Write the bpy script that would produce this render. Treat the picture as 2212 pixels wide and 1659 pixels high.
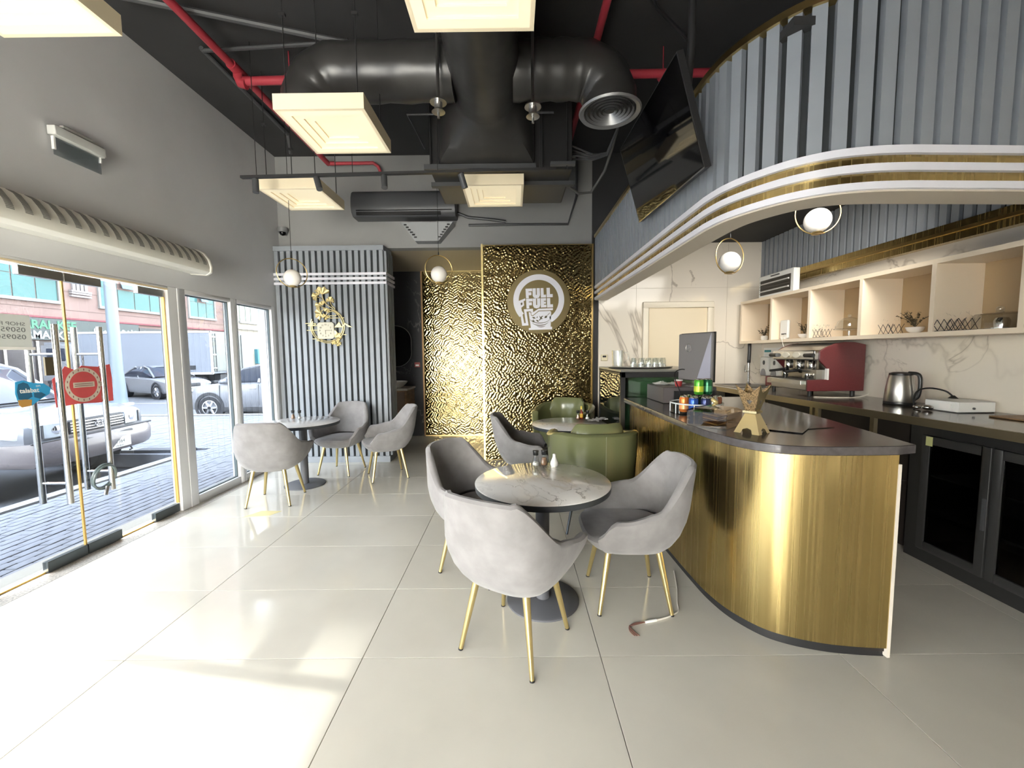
import bpy, bmesh, math, random
from mathutils import Vector, Matrix
random.seed(7)
for _o in list(bpy.data.objects): bpy.data.objects.remove(_o)
SC = bpy.context.scene
COL = SC.collection
pi = math.pi
# ------------------------------------------------------------------ camera
PITCH, YAW, ROLL, CAMH, FPX = 0.0770146161, -0.00327851688, -0.010050705, 1.5281011, 875.651211
_f = Vector((math.sin(YAW) * math.cos(PITCH), math.cos(YAW) * math.cos(PITCH), -math.sin(PITCH)))
_r = Vector((math.cos(YAW), -math.sin(YAW), 0))
_u = _r.cross(_f)
_r2 = math.cos(ROLL) * _r + math.sin(ROLL) * _u
_u2 = -math.sin(ROLL) * _r + math.cos(ROLL) * _u
cam_data = bpy.data.cameras.new('camera')
cam = bpy.data.objects.new('camera', cam_data)
COL.objects.link(cam)
cam_data.sensor_fit = 'HORIZONTAL'
cam_data.sensor_width = 36.0
cam_data.lens = FPX * 36.0 / 2212.0
cam_data.clip_start = 0.05
cam_data.clip_end = 500
_m = Matrix(((_r2.x, _u2.x, -_f.x, 0), (_r2.y, _u2.y, -_f.y, 0), (_r2.z, _u2.z, -_f.z, CAMH), (0, 0, 0, 1)))
cam.matrix_world = _m
SC.camera = cam
# ------------------------------------------------------------------ sky, sun, exposure
SKY_STRENGTH = 6.6
SUN_STRENGTH = 2.4
EXPOSURE = 2.42
world = bpy.data.worlds.new('hazy_sky')
SC.world = world
world.use_nodes = True
_nt = world.node_tree
_nt.nodes.clear()
_tc = _nt.nodes.new('ShaderNodeTexCoord')
_sx = _nt.nodes.new('ShaderNodeSeparateXYZ')
_rp = _nt.nodes.new('ShaderNodeValToRGB')
_bg = _nt.nodes.new('ShaderNodeBackground')
_wo = _nt.nodes.new('ShaderNodeOutputWorld')
_rp.color_ramp.elements[0].position = 0.0
_rp.color_ramp.elements[0].color = (1.0, 0.945, 0.865, 1)
_rp.color_ramp.elements[1].position = 0.9
_rp.color_ramp.elements[1].color = (0.84, 0.89, 1.0, 1)
_bg.inputs['Strength'].default_value = SKY_STRENGTH
_nt.links.new(_tc.outputs['Generated'], _sx.inputs[0])
_nt.links.new(_sx.outputs['Z'], _rp.inputs[0])
_nt.links.new(_rp.outputs[0], _bg.inputs['Color'])
_nt.links.new(_bg.outputs[0], _wo.inputs[0])
sun_data = bpy.data.lights.new('sun', 'SUN')
sun_data.energy = SUN_STRENGTH
sun_data.angle = math.radians(0.9)
sun_data.color = (1.0, 0.93, 0.80)
sun = bpy.data.objects.new('sun', sun_data)
COL.objects.link(sun)
sun.rotation_euler = Vector((1.0, -0.158, -0.812)).to_track_quat('-Z', 'Y').to_euler()
sun.location = (-20, 2, 20)
# fill light added to brighten the bar, unseen behind the curved bulkhead
bar_data = bpy.data.lights.new('bar_fill_light', 'AREA')
bar_data.shape = 'RECTANGLE'; bar_data.size = 1.3; bar_data.size_y = 1.3
bar_data.energy = 6.5
bar_data.spread = math.radians(88)
bar_data.color = (1.0, 0.95, 0.86)
bar_light = bpy.data.objects.new('bar_fill_light', bar_data)
COL.objects.link(bar_light)
bar_light.location = (2.45, 3.2, 2.98)
bar_light.rotation_euler = (math.radians(60), 0, math.radians(-8))
SC.view_settings.view_transform = 'Standard'
SC.view_settings.look = 'None'
SC.view_settings.gamma = 1.0
SC.view_settings.use_curve_mapping = False
SC.view_settings.exposure = EXPOSURE
try:
    SC.cycles.max_bounces = 10
    SC.cycles.diffuse_bounces = 5
    SC.cycles.glossy_bounces = 5
    SC.cycles.transparent_max_bounces = 16
    SC.cycles.sample_clamp_indirect = 8.0
    SC.cycles.caustics_reflective = False
    SC.cycles.caustics_refractive = False
    SC.cycles.use_denoising = True
except Exception:
    pass
# ------------------------------------------------------------------ materials
def lin(c):
    def g(v):
        v = v / 255.0
        return v / 12.92 if v <= 0.04045 else ((v + 0.055) / 1.055) ** 2.4
    return (g(c[0]), g(c[1]), g(c[2]), 1.0)
_mats = {}
def mat(name, col, rough=0.5, metal=0.0, spec=0.5, noise=None, bump=None, coat=0.0, sheen=0.0, emit=None, stretch=None, rnoise=None, aniso=0):
    if name in _mats: return _mats[name]
    m = bpy.data.materials.new(name)
    m.use_nodes = True
    nt = m.node_tree
    b = nt.nodes['Principled BSDF']
    L = lin(col)
    b.inputs['Base Color'].default_value = L
    b.inputs['Roughness'].default_value = rough
    b.inputs['Metallic'].default_value = metal
    b.inputs['Specular IOR Level'].default_value = spec
    b.inputs['Coat Weight'].default_value = coat
    b.inputs['Coat Roughness'].default_value = 0.06
    b.inputs['Sheen Weight'].default_value = sheen
    if aniso: b.inputs['Anisotropic'].default_value = aniso
    if emit:
        b.inputs['Emission Color'].default_value = lin(emit[0])
        b.inputs['Emission Strength'].default_value = emit[1]
    co = None
    def coord():
        nonlocal co
        if co is None:
            t = nt.nodes.new('ShaderNodeTexCoord')
            mp = nt.nodes.new('ShaderNodeMapping')
            if stretch: mp.inputs['Scale'].default_value = stretch
            nt.links.new(t.outputs['Object'], mp.inputs['Vector'])
            co = mp.outputs['Vector']
        return co
    def ntex(scale, detail=3.0):
        n = nt.nodes.new('ShaderNodeTexNoise')
        n.inputs['Scale'].default_value = scale
        n.inputs['Detail'].default_value = detail
        nt.links.new(coord(), n.inputs['Vector'])
        return n.outputs['Fac']
    if noise:
        f = ntex(noise[0], 4.0)
        r = nt.nodes.new('ShaderNodeValToRGB')
        a = noise[1]
        r.color_ramp.elements[0].position = 0.35
        r.color_ramp.elements[1].position = 0.65
        r.color_ramp.elements[0].color = (L[0] * (1 - a), L[1] * (1 - a), L[2] * (1 - a), 1)
        r.color_ramp.elements[1].color = (min(1, L[0] * (1 + a)), min(1, L[1] * (1 + a)), min(1, L[2] * (1 + a)), 1)
        nt.links.new(f, r.inputs[0])
        nt.links.new(r.outputs[0], b.inputs['Base Color'])
    if rnoise:
        f = ntex(rnoise[0], 3.0)
        r = nt.nodes.new('ShaderNodeMapRange')
        r.inputs['From Min'].default_value = 0.35
        r.inputs['From Max'].default_value = 0.65
        r.inputs['To Min'].default_value = rnoise[1]
        r.inputs['To Max'].default_value = rnoise[2]
        nt.links.new(f, r.inputs['Value'])
        nt.links.new(r.outputs[0], b.inputs['Roughness'])
    if bump:
        f = ntex(bump[0], 2.0)
        bn = nt.nodes.new('ShaderNodeBump')
        bn.inputs['Strength'].default_value = bump[1]
        bn.inputs['Distance'].default_value = bump[2] if len(bump) > 2 else 0.01
        nt.links.new(f, bn.inputs['Height'])
        nt.links.new(bn.outputs[0], b.inputs['Normal'])
    _mats[name] = m
    return m
def marble(name, base, vein, rough, s1=1.2, s2=4.0, w=0.018, cloud=None, spec=0.5, strength=0.8):
    m = mat(name, base, rough, spec=spec)
    nt = m.node_tree
    b = nt.nodes['Principled BSDF']
    t = nt.nodes.new('ShaderNodeTexCoord')
    mp = nt.nodes.new('ShaderNodeMapping')
    mp.inputs['Rotation'].default_value = (0.5, 0.3, 0.6)
    mp.inputs['Scale'].default_value = (1, 0.55, 0.7)
    nt.links.new(t.outputs['Object'], mp.inputs[0])
    def vein_mask(scale, width, lo, hi):
        n = nt.nodes.new('ShaderNodeTexNoise')
        n.inputs['Scale'].default_value = scale
        n.inputs['Detail'].default_value = 6
        n.inputs['Roughness'].default_value = 0.55
        n.inputs['Distortion'].default_value = 0.6
        nt.links.new(mp.outputs[0], n.inputs['Vector'])
        r = nt.nodes.new('ShaderNodeValToRGB')
        e = r.color_ramp.elements
        e[0].position = 0.5 - width; e[0].color = (0, 0, 0, 1)
        e[1].position = 0.5 + width; e[1].color = (0, 0, 0, 1)
        x = e.new(0.5); x.color = (1, 1, 1, 1)
        nt.links.new(n.outputs['Fac'], r.inputs[0])
        n2 = nt.nodes.new('ShaderNodeTexNoise')
        n2.inputs['Scale'].default_value = scale * 0.8
        nt.links.new(mp.outputs[0], n2.inputs['Vector'])
        mr = nt.nodes.new('ShaderNodeMapRange')
        mr.inputs['From Min'].default_value = lo
        mr.inputs['From Max'].default_value = hi
        nt.links.new(n2.outputs['Fac'], mr.inputs['Value'])
        mu = nt.nodes.new('ShaderNodeMath'); mu.operation = 'MULTIPLY'
        nt.links.new(r.outputs[0], mu.inputs[0]); nt.links.new(mr.outputs[0], mu.inputs[1])
        mu2 = nt.nodes.new('ShaderNodeMath'); mu2.operation = 'MULTIPLY'; mu2.inputs[1].default_value = strength
        nt.links.new(mu.outputs[0], mu2.inputs[0])
        return mu2.outputs[0]
    prev = None
    for sc, wd, lo, hi, c in ((s1, w, 0.42, 0.6, vein), (s2, w * 0.9, 0.46, 0.62, vein)) + (((s1 * 1.3, w * 6, 0.45, 0.7, cloud),) if cloud else ()):
        mx = nt.nodes.new('ShaderNodeMix'); mx.data_type = 'RGBA'
        nt.links.new(vein_mask(sc, wd, lo, hi), mx.inputs[0])
        if prev is None: mx.inputs[6].default_value = lin(base)
        else: nt.links.new(prev, mx.inputs[6])
        mx.inputs[7].default_value = lin(c)
        prev = mx.outputs[2]
    nt.links.new(prev, b.inputs['Base Color'])
    return m
def glassy(name, tint=(255, 255, 255), refl=1.0, ior=1.5, rough=0.0):
    m = bpy.data.materials.new(name)
    m.use_nodes = True
    nt = m.node_tree
    nt.nodes.clear()
    o = nt.nodes.new('ShaderNodeOutputMaterial')
    mx = nt.nodes.new('ShaderNodeMixShader')
    tr = nt.nodes.new('ShaderNodeBsdfTransparent'); tr.inputs[0].default_value = lin(tint)
    gl = nt.nodes.new('ShaderNodeBsdfGlossy'); gl.inputs['Roughness'].default_value = rough
    fr = nt.nodes.new('ShaderNodeFresnel')
    ge = nt.nodes.new('ShaderNodeNewGeometry')
    mi = nt.nodes.new('ShaderNodeMapRange')
    mi.inputs['To Min'].default_value = ior; mi.inputs['To Max'].default_value = 1.0 / ior
    nt.links.new(ge.outputs['Backfacing'], mi.inputs['Value']); nt.links.new(mi.outputs[0], fr.inputs['IOR'])
    mu = nt.nodes.new('ShaderNodeMath'); mu.operation = 'MULTIPLY'; mu.inputs[1].default_value = refl
    nt.links.new(fr.outputs[0], mu.inputs[0])
    nt.links.new(mu.outputs[0], mx.inputs[0]); nt.links.new(tr.outputs[0], mx.inputs[1]); nt.links.new(gl.outputs[0], mx.inputs[2])
    nt.links.new(mx.outputs[0], o.inputs[0])
    return m
M_tile = mat('polished_cream_tile', (216, 211, 198), 0.10, noise=(1.6, 0.05), bump=(9, 0.012, 0.01), rnoise=(2.2, 0.06, 0.16), spec=0.38)
M_grout = mat('grout', (150, 146, 136), 0.8)
M_granite = mat('speckled_granite', (170, 163, 152), 0.35, noise=(90, 0.35))
M_wall = mat('dark_grey_paint', (148, 148, 147), 0.55, noise=(1.3, 0.06))
M_wallL = mat('grey_paint_with_glare', (206, 206, 207), 0.5, noise=(1.3, 0.05))  # the dark wall paint made lighter, window glare put into its colour
M_black = mat('black_ceiling_paint', (50, 50, 51), 0.75, noise=(2.0, 0.1))
M_duct = mat('black_duct_wrap', (52, 51, 50), 0.33, bump=(3.5, 0.35, 0.03), noise=(5, 0.15))
M_matblack = mat('matt_black_metal', (38, 38, 39), 0.45)
M_darkgrey = mat('dark_grey_plastic', (72, 73, 75), 0.45)
M_slat = mat('slate_slat', (150, 156, 163), 0.5, noise=(3, 0.05))
M_slatback = mat('slat_backing', (44, 48, 50), 0.7)
M_band = mat('white_band', (236, 236, 244), 0.35)
M_brass = mat('brushed_brass', (202, 178, 120), 0.24, 1.0, stretch=(60, 60, 0.25), bump=(1.4, 0.014, 0.02), rnoise=(1.2, 0.2, 0.3), noise=(1.0, 0.05))
M_brasstrim = mat('brass_trim', (204, 178, 122), 0.28, 1.0)
M_hammer = mat('hammered_gold', (142, 126, 86), 0.11, 1.0)
M_goldleg = mat('champagne_metal', (205, 186, 132), 0.3, 0.85)
M_velvet = mat('grey_velvet', (142, 139, 139), 0.85, sheen=0.3, noise=(11, 0.10), spec=0.2)
M_velvetseat = mat('grey_velvet_seat', (122, 119, 119), 0.85, sheen=0.3, noise=(9, 0.06), spec=0.2)
M_green = mat('olive_leather', (112, 116, 80), 0.24, bump=(40, 0.08, 0.005), coat=0.15)
M_wmarble = marble('white_marble_wall', (230, 222, 208), (150, 138, 124), 0.12, 0.55, 1.5, 0.006, strength=0.7)
M_bmarble = marble('black_marble_wall', (66, 67, 70), (170, 166, 160), 0.22, 0.7, 2.0, 0.006, strength=0.6)
M_tmarble = marble('table_marble', (248, 246, 243), (118, 110, 104), 0.05, 2.4, 5.5, 0.010, cloud=(226, 216, 200))
M_pedestal = mat('grey_powder_coat', (98, 99, 103), 0.5)
M_edge = mat('dark_table_edge', (56, 60, 64), 0.4)
M_counter = mat('dark_stone_top', (84, 80, 80), 0.16, noise=(30, 0.12))
M_cream = mat('cream_lacquer', (247, 232, 200), 0.5)
M_creamlit = mat('cream_lamp_panel', (250, 238, 208), 0.5, emit=((255, 236, 196), 0.07))
M_red = mat('red_pipe_paint', (178, 60, 72), 0.4)
M_white = mat('white_plastic', (236, 236, 232), 0.4)
M_alu = mat('white_aluminium', (226, 226, 226), 0.4)
M_steel = mat('polished_steel', (205, 205, 203), 0.12, 1.0)
M_bsteel = mat('brushed_steel', (190, 188, 184), 0.3, 1.0)
M_screen = mat('black_screen', (8, 8, 11), 0.05, spec=0.6)
M_globe = mat('opal_globe', (244, 240, 234), 0.25)
M_shelf = mat('beige_laminate', (238, 222, 198), 0.45)
M_shelfin = mat('tan_laminate', (176, 152, 116), 0.5)
M_maroon = mat('maroon_panel', (104, 46, 48), 0.38, noise=(60, 0.06))
M_fridge = mat('fridge_black', (40, 40, 40), 0.4)
M_cabin = mat('dark_cabinet', (42, 37, 34), 0.5)
M_wood = mat('oak_veneer', (168, 138, 106), 0.5, stretch=(1, 1, 8), noise=(6, 0.15))
M_ceramic = mat('white_ceramic', (240, 238, 232), 0.15)
M_paper = mat('white_paper', (240, 238, 234), 0.8)
M_leafm = mat('dark_plant_leaf', (70, 62, 40), 0.6)
M_glass = glassy('solar_pane', (192, 196, 199))
M_clear = glassy('clear_pane', (252, 253, 252))
M_tglass = glassy('clear_glassware', (250, 252, 252), 2.2)
M_cglass = glassy('tinted_case_glass', (196, 214, 200), 1.6)
M_fglass = glassy('fridge_glass', (150, 152, 150), 1.0)
M_wire = mat('white_cable', (222, 216, 204), 0.5)
M_bwire = mat('black_cable', (26, 26, 26), 0.5)
# ------------------------------------------------------------------ mesh helpers
class MB:
    def __init__(s): s.v = []; s.f = []; s.sm = []
    def add(s, vs, fs, smooth=False):
        b = len(s.v)
        s.v += [tuple(p) for p in vs]
        for f in fs: s.f.append(tuple(b + i for i in f)); s.sm.append(smooth)
        return s
    def box(s, a, b):
        (x0, y0, z0), (x1, y1, z1) = a, b
        return s.add([(x0, y0, z0), (x1, y0, z0), (x1, y1, z0), (x0, y1, z0), (x0, y0, z1), (x1, y0, z1), (x1, y1, z1), (x0, y1, z1)],
                     [(0, 3, 2, 1), (4, 5, 6, 7), (0, 1, 5, 4), (1, 2, 6, 5), (2, 3, 7, 6), (3, 0, 4, 7)])
    def obox(s, c, d, rz=0.0, tilt=None):
        R = Matrix.Rotation(rz, 3, 'Z')
        if tilt: R = R @ tilt
        vs = []
        for z in (-.5, .5):
            for x, y in ((-.5, -.5), (.5, -.5), (.5, .5), (-.5, .5)):
                p = R @ Vector((x * d[0], y * d[1], z * d[2])) + Vector(c); vs.append(tuple(p))
        return s.add(vs, [(0, 3, 2, 1), (4, 5, 6, 7), (0, 1, 5, 4), (1, 2, 6, 5), (2, 3, 7, 6), (3, 0, 4, 7)])
    def loft(s, rings, closed=True, caps=True, smooth=True, wrap=False):
        n = len(rings[0]); vs = [p for r in rings for p in r]; fs = []
        R = len(rings)
        for i in range(R if wrap else R - 1):
            a = i * n; b = ((i + 1) % R) * n
            for k in range(n if closed else n - 1):
                k2 = (k + 1) % n
                fs.append((a + k, a + k2, b + k2, b + k))
        s.add(vs, fs, smooth)
        if caps and closed and not wrap:
            s.add(rings[0], [tuple(reversed(range(n)))]); s.add(rings[-1], [tuple(range(n))])
        return s
    def tube(s, pts, r, n=10, closed=False, caps=True):
        P = [Vector(p) for p in pts]; N = len(P)
        rs = r if isinstance(r, (list, tuple)) else [r] * N
        T = []
        for i in range(N):
            a = P[(i - 1) % N] if (closed or i > 0) else P[i]; b = P[(i + 1) % N] if (closed or i < N - 1) else P[i]
            T.append((b - a).normalized())
        up = Vector((0, 0, 1)) if abs(T[0].z) < 0.9 else Vector((1, 0, 0))
        nn = (up - T[0] * up.dot(T[0])).normalized(); rings = []
        for i in range(N):
            nn = (nn - T[i] * nn.dot(T[i])).normalized(); bb = T[i].cross(nn)
            rings.append([tuple(P[i] + (nn * math.cos(2 * pi * k / n) + bb * math.sin(2 * pi * k / n)) * rs[i]) for k in range(n)])
        return s.loft(rings, True, caps, True, closed)
    def lathe(s, prof, c=(0, 0, 0), n=28, caps=True, R=None):
        rings = []
        for r, z in prof:
            ring = []
            for k in range(n):
                p = Vector((r * math.cos(2 * pi * k / n), r * math.sin(2 * pi * k / n), z))
                if R: p = R @ p
                ring.append(tuple(p + Vector(c)))
            rings.append(ring)
        return s.loft(rings, True, caps, True)
    def prism(s, poly, h0, h1, fn):
        n = len(poly)
        vs = [fn(x, y, h0) for x, y in poly] + [fn(x, y, h1) for x, y in poly]
        return s.add(vs, [tuple(reversed(range(n))), tuple(range(n, 2 * n))] + [(k, (k + 1) % n, n + (k + 1) % n, n + k) for k in range(n)])
    def sphere(s, c, r, n=20, m=12, sq=(1, 1, 1)):
        rings = []
        for i in range(m + 1):
            a = -pi / 2 + pi * i / m; rr = max(1e-4, math.cos(a) * r)
            rings.append([(c[0] + sq[0] * rr * math.cos(2 * pi * k / n), c[1] + sq[1] * rr * math.sin(2 * pi * k / n), c[2] + sq[2] * r * math.sin(a)) for k in range(n)])
        return s.loft(rings, True, True, True)
    def ribbon(s, path, z0, z1, th, off=0.0):
        # a wall of thickness th along a plan polyline (thickness to the left of travel), offset off
        L, Rr = [], []
        N = len(path)
        for i in range(N):
            a = Vector(path[max(0, i - 1)]); b = Vector(path[min(N - 1, i + 1)])
            t = (b - a).normalized(); nn = Vector((-t.y, t.x))
            p = Vector(path[i]); L.append(p + nn * off); Rr.append(p + nn * (off + th))
        rings = [[(a.x, a.y, z0), (b.x, b.y, z0), (b.x, b.y, z1), (a.x, a.y, z1)] for a, b in zip(L, Rr)]
        return s.loft(rings, True, True, True)
    def build(s, name, m, parent=None, bevel=0.0, seg=2, world=True, origin=None, split=True):
        vs = s.v
        off = Vector((0, 0, 0))
        if parent is not None:
            if world:
                p = parent
                while p is not None: off += p.location; p = p.parent
        elif origin is not None: off = Vector(origin)
        me = bpy.data.meshes.new(name)
        me.from_pydata([(x - off.x, y - off.y, z - off.z) for x, y, z in vs], [], s.f)
        me.polygons.foreach_set('use_smooth', s.sm)
        if bevel > 0:
            bm = bmesh.new(); bm.from_mesh(me)
            bmesh.ops.remove_doubles(bm, verts=bm.verts, dist=1e-6)
            es = [e for e in bm.edges if len(e.link_faces) == 2 and e.calc_face_angle(0) > 0.6]
            bmesh.ops.bevel(bm, geom=es, offset=bevel, segments=seg, affect='EDGES', clamp_overlap=True)
            bm.to_mesh(me); bm.free()
            me.polygons.foreach_set('use_smooth', [True] * len(me.polygons))
            acc = [Vector((0, 0, 0)) for _ in me.vertices]
            for p in me.polygons:
                w = p.normal * p.area
                for vi in p.vertices: acc[vi] += w
            me.normals_split_custom_set_from_vertices([tuple(a.normalized()) if a.length > 1e-12 else (0, 0, 1) for a in acc])
        elif any(s.sm):
            bm = bmesh.new(); bm.from_mesh(me)
            bmesh.ops.remove_doubles(bm, verts=bm.verts, dist=1e-6)
            bm.to_mesh(me); bm.free()
            try: me.set_sharp_from_angle(angle=0.75)
            except Exception: pass
        if m is not None: me.materials.append(m)
        me.update()
        o = bpy.data.objects.new(name, me)
        COL.objects.link(o)
        if parent is not None: o.parent = parent
        elif origin is not None: o.location = off
        return o
def B(a, b): return MB().box(a, b)
def thing(name, label, cat, loc=(0, 0, 0), rz=0.0, group=None):
    o = bpy.data.objects.new(name, None); COL.objects.link(o)
    o.empty_display_size = 0.1; o.location = loc; o.rotation_euler = (0, 0, rz)
    o['label'] = label; o['category'] = cat
    if group: o['group'] = group
    return o
def tag(o, label, cat, group=None):
    o['label'] = label; o['category'] = cat
    if group: o['group'] = group
    return o
def struct(name, label=None, loc=(0, 0, 0)):
    o = bpy.data.objects.new(name, None); COL.objects.link(o); o.location = loc; o['kind'] = 'structure'
    if label: o['label'] = label
    return o
def sobj(o, label=None):
    o['kind'] = 'structure'
    if label: o['label'] = label
    return o
def share(name, mesh, parent, loc, rz=0.0, world=True):
    o = bpy.data.objects.new(name, mesh); COL.objects.link(o); o.parent = parent
    off = Vector((0, 0, 0))
    if world:
        p = parent
        while p is not None: off += p.location; p = p.parent
    o.location = Vector(loc) - off; o.rotation_euler = (0, 0, rz)
    return o
def dup(root, loc, rz, label, group=None):
    r = root.copy(); COL.objects.link(r); r.location = loc; r.rotation_euler = (0, 0, rz); r['label'] = label
    if group: r['group'] = group
    for ch in root.children:
        c = ch.copy(); COL.objects.link(c); c.parent = r
        for g in ch.children:
            d = g.copy(); COL.objects.link(d); d.parent = c
            d.matrix_parent_inverse = g.matrix_parent_inverse
    return r
FONTS = {}
def text(s, size, org, right, up, depth, m, name, parent, mirror=False, align='LEFT', font=None, squeeze=1.0, bold=0.0, world=True):
    cu = bpy.data.curves.new('txt', 'FONT')
    cu.body = s; cu.size = size; cu.extrude = max(depth, 0.0002) / 2; cu.align_x = align; cu.resolution_u = 3
    cu.offset = bold
    if font: cu.font = font
    ob = bpy.data.objects.new('txt', cu); COL.objects.link(ob)
    dg = bpy.context.evaluated_depsgraph_get()
    me = bpy.data.meshes.new_from_object(ob.evaluated_get(dg))
    bpy.data.objects.remove(ob)
    R = Vector(right).normalized(); U = Vector(up).normalized(); N = R.cross(U)
    b = MB()
    k = -1 if mirror else 1
    vs = [tuple(Vector(org) + R * (v.co.x * k * squeeze) + U * v.co.y + N * v.co.z) for v in me.vertices]
    b.add(vs, [tuple(p.vertices) if k > 0 else tuple(reversed(p.vertices)) for p in me.polygons])
    bpy.data.meshes.remove(me)
    return b.build(name, m, parent, world=world)
def arc(cx, cy, r, a0, a1, n, ry=None):
    ry = ry or r
    return [(cx + r * math.cos(math.radians(a0 + (a1 - a0) * i / n)), cy + ry * math.sin(math.radians(a0 + (a1 - a0) * i / n))) for i in range(n + 1)]
def smooth01(x):
    x = max(0.0, min(1.0, x)); return x * x * (3 - 2 * x)
def interp(x, xs, ys):
    if x <= xs[0]: return ys[0]
    for i in range(1, len(xs)):
        if x <= xs[i]:
            t = (x - xs[i - 1]) / (xs[i] - xs[i - 1]); return ys[i - 1] + (ys[i] - ys[i - 1]) * t
    return ys[-1]
def resample(path, step):
    out = []; P = [Vector(p) for p in path]; d = 0.0; need = 0.0
    for a, b in zip(P[:-1], P[1:]):
        L = (b - a).length
        while need <= d + L + 1e-9:
            t = (need - d) / L; out.append((a + (b - a) * t, (b - a).normalized())); need += step
        d += L
    return out
def catmull(path, sub=6):
    P = [Vector(p) for p in path]; out = []
    for i in range(len(P) - 1):
        p0 = P[max(0, i - 1)]; p1 = P[i]; p2 = P[i + 1]; p3 = P[min(len(P) - 1, i + 2)]
        for k in range(sub):
            t = k / sub
            out.append(0.5 * ((2 * p1) + (p2 - p0) * t + (2 * p0 - 5 * p1 + 4 * p2 - p3) * t * t + (3 * p1 - p0 - 3 * p2 + p3) * t ** 3))
    out.append(P[-1]); return [tuple(p) for p in out]
# ------------------------------------------------------------------ room shell
XL, XR, YB, YB2, ZC, YF = -3.27, 3.49, 5.72, 7.47, 4.26, -2.6
fl = struct('floor')
B((-3.6, YF, -0.14), (XR + .1, YB2 + .1, -0.012)).build('screed', M_grout, fl)
tile_proto = B((0.0015, 0.0015, -0.012), (1.1985, 0.5985, 0.0)).build('tile', M_tile, fl, bevel=0.0012, seg=1)
tile_proto.location = (-1.974 - 1.2, 1.929, 0)
for i in range(-1, 5):
    for j in range(-7, 10):
        if i == -1 and j == 0: continue
        share('tile', tile_proto.data, fl, (-1.974 + 1.2 * i, 1.929 + 0.6 * j, 0))
B((-3.42, YF, -0.03), (-3.176, 5.66, 0.0)).build('threshold', M_granite, fl)
sobj(MB().box((-3.6, YF, ZC), (XR + .1, YB2 + .1, ZC + .15)).build('ceiling', M_black))
wl = struct('wall_left')
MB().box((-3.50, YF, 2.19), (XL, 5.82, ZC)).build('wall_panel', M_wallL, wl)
sobj(B((-4.55, .6, 3.12), (-3.50, 12.0, 3.3)).build('canopy', M_wall))  # unseen overhang added to keep sky light off the floor by the glass
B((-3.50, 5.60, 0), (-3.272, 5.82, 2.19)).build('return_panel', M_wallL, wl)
sobj(B((-3.5, 5.82, 3.01), (1.12, 5.98, ZC)).build('wall_back', M_wall))
sobj(B((1.12, YB + .03, 0), (1.26, 5.98, 3.2)).build('trim_1', M_matblack))
sobj(B((1.12, 5.82, 3.01), (XR + .1, 5.98, ZC)).build('wall_upper', M_black))
sobj(B((-3.5, YB2, 0), (1.3, YB2 + .1, 3.1)).build('wall_alcove', M_bmarble))
sobj(B((1.15, 5.9, 0), (1.25, YB2, 3.1)).build('wall_alcove_side', M_bmarble))
sobj(B((-3.5, 5.98, 0), (-3.4, YB2, 3.1)).build('wall_alcove_left', M_bmarble))
sobj(B((-3.5, 5.86, 3.012), (1.3, YB2, 3.06)).build('ceiling_alcove', mat('alcove_soffit', (176, 164, 140), 0.5)))
sobj(B((1.2, YB, 0), (XR, YB + .1, 3.2)).build('wall_bar', M_wmarble))
for nm, ax in (('trim_2', (1.2, 2.335)), ('trim_3', (1.2, 0.0))): pass
sobj(B((XR, YF, 0), (XR + .1, YB + .1, ZC)).build('wall_right', M_wmarble))
sobj(B((1.3, 1.98, 3.012), (XR, YB + .1, 3.05)).build('ceiling_bar', M_black))
# marble slab joints
jm = mat('marble_joint', (196, 186, 170), 0.6)
for k, (a, b) in enumerate((((1.3, YB - .002, 2.40), (XR, YB, 2.404)), ((2.98, YB - .002, 0), (2.984, YB, 3.0)), ((1.72, YB - .002, 0), (1.724, YB, 3.0)))):
    sobj(B(a, b).build('trim_%d' % (4 + k), jm))
# storefront -----------------------------------------------------------
def pane(a, b, parent, nm='pane'): return B(a, b).build(nm, M_glass, parent)
for k, (y0, y1) in enumerate(((4.0, 4.82), (4.82, 5.62))):
    w = struct('window_%d' % (k + 1))
    fr = MB()
    yl = y0 + (0.0 if k == 0 else .005)
    fw = .095 if k == 0 else .03
    fr.box((-3.36, yl, 0.0), (-3.27, yl + fw, 2.19)); fr.box((-3.36, y1 - .075, 0.0), (-3.27, y1, 2.19))
    fr.box((-3.36, yl + fw, 0.0), (-3.27, y1 - .075, .085)); fr.box((-3.36, yl + fw, 2.145), (-3.27, y1 - .075, 2.19))
    fr.build('window_frame', M_alu, w, bevel=.003)
    g = MB()
    for a, b in (((-3.335, yl + fw, .08), (-3.305, yl + fw + .012, 2.15)), ((-3.335, y1 - .087, .08), (-3.305, y1 - .075, 2.15)), ((-3.335, yl + fw, .085), (-3.305, y1 - .075, .095)), ((-3.335, yl + fw, 2.135), (-3.305, y1 - .075, 2.145))): g.box(a, b)
    g.build('gasket', mat('rubber_gasket', (88, 100, 104), 0.6), w)
    pane((-3.325, yl + fw, .085), (-3.315, y1 - .075, 2.145), w)
dr = struct('door_1')
fr = MB(); fr.box((-3.36, 3.895, 0), (-3.275, 3.998, 2.19)); fr.box((-3.36, 2.12, 0), (-3.285, 2.19, 2.19))
fr.box((-3.36, 2.19, 2.168), (-3.275, 3.895, 2.19)); fr.build('door_frame', M_alu, dr, bevel=.003)
M_goldtape = mat('aged_gold_edge', (206, 168, 92), 0.4, 0.5)
B((-3.30, 2.19, 2.155), (-3.27, 3.895, 2.168)).build('head_trim', mat('pale_gold_trim', (226, 206, 168), 0.4), dr)
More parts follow.
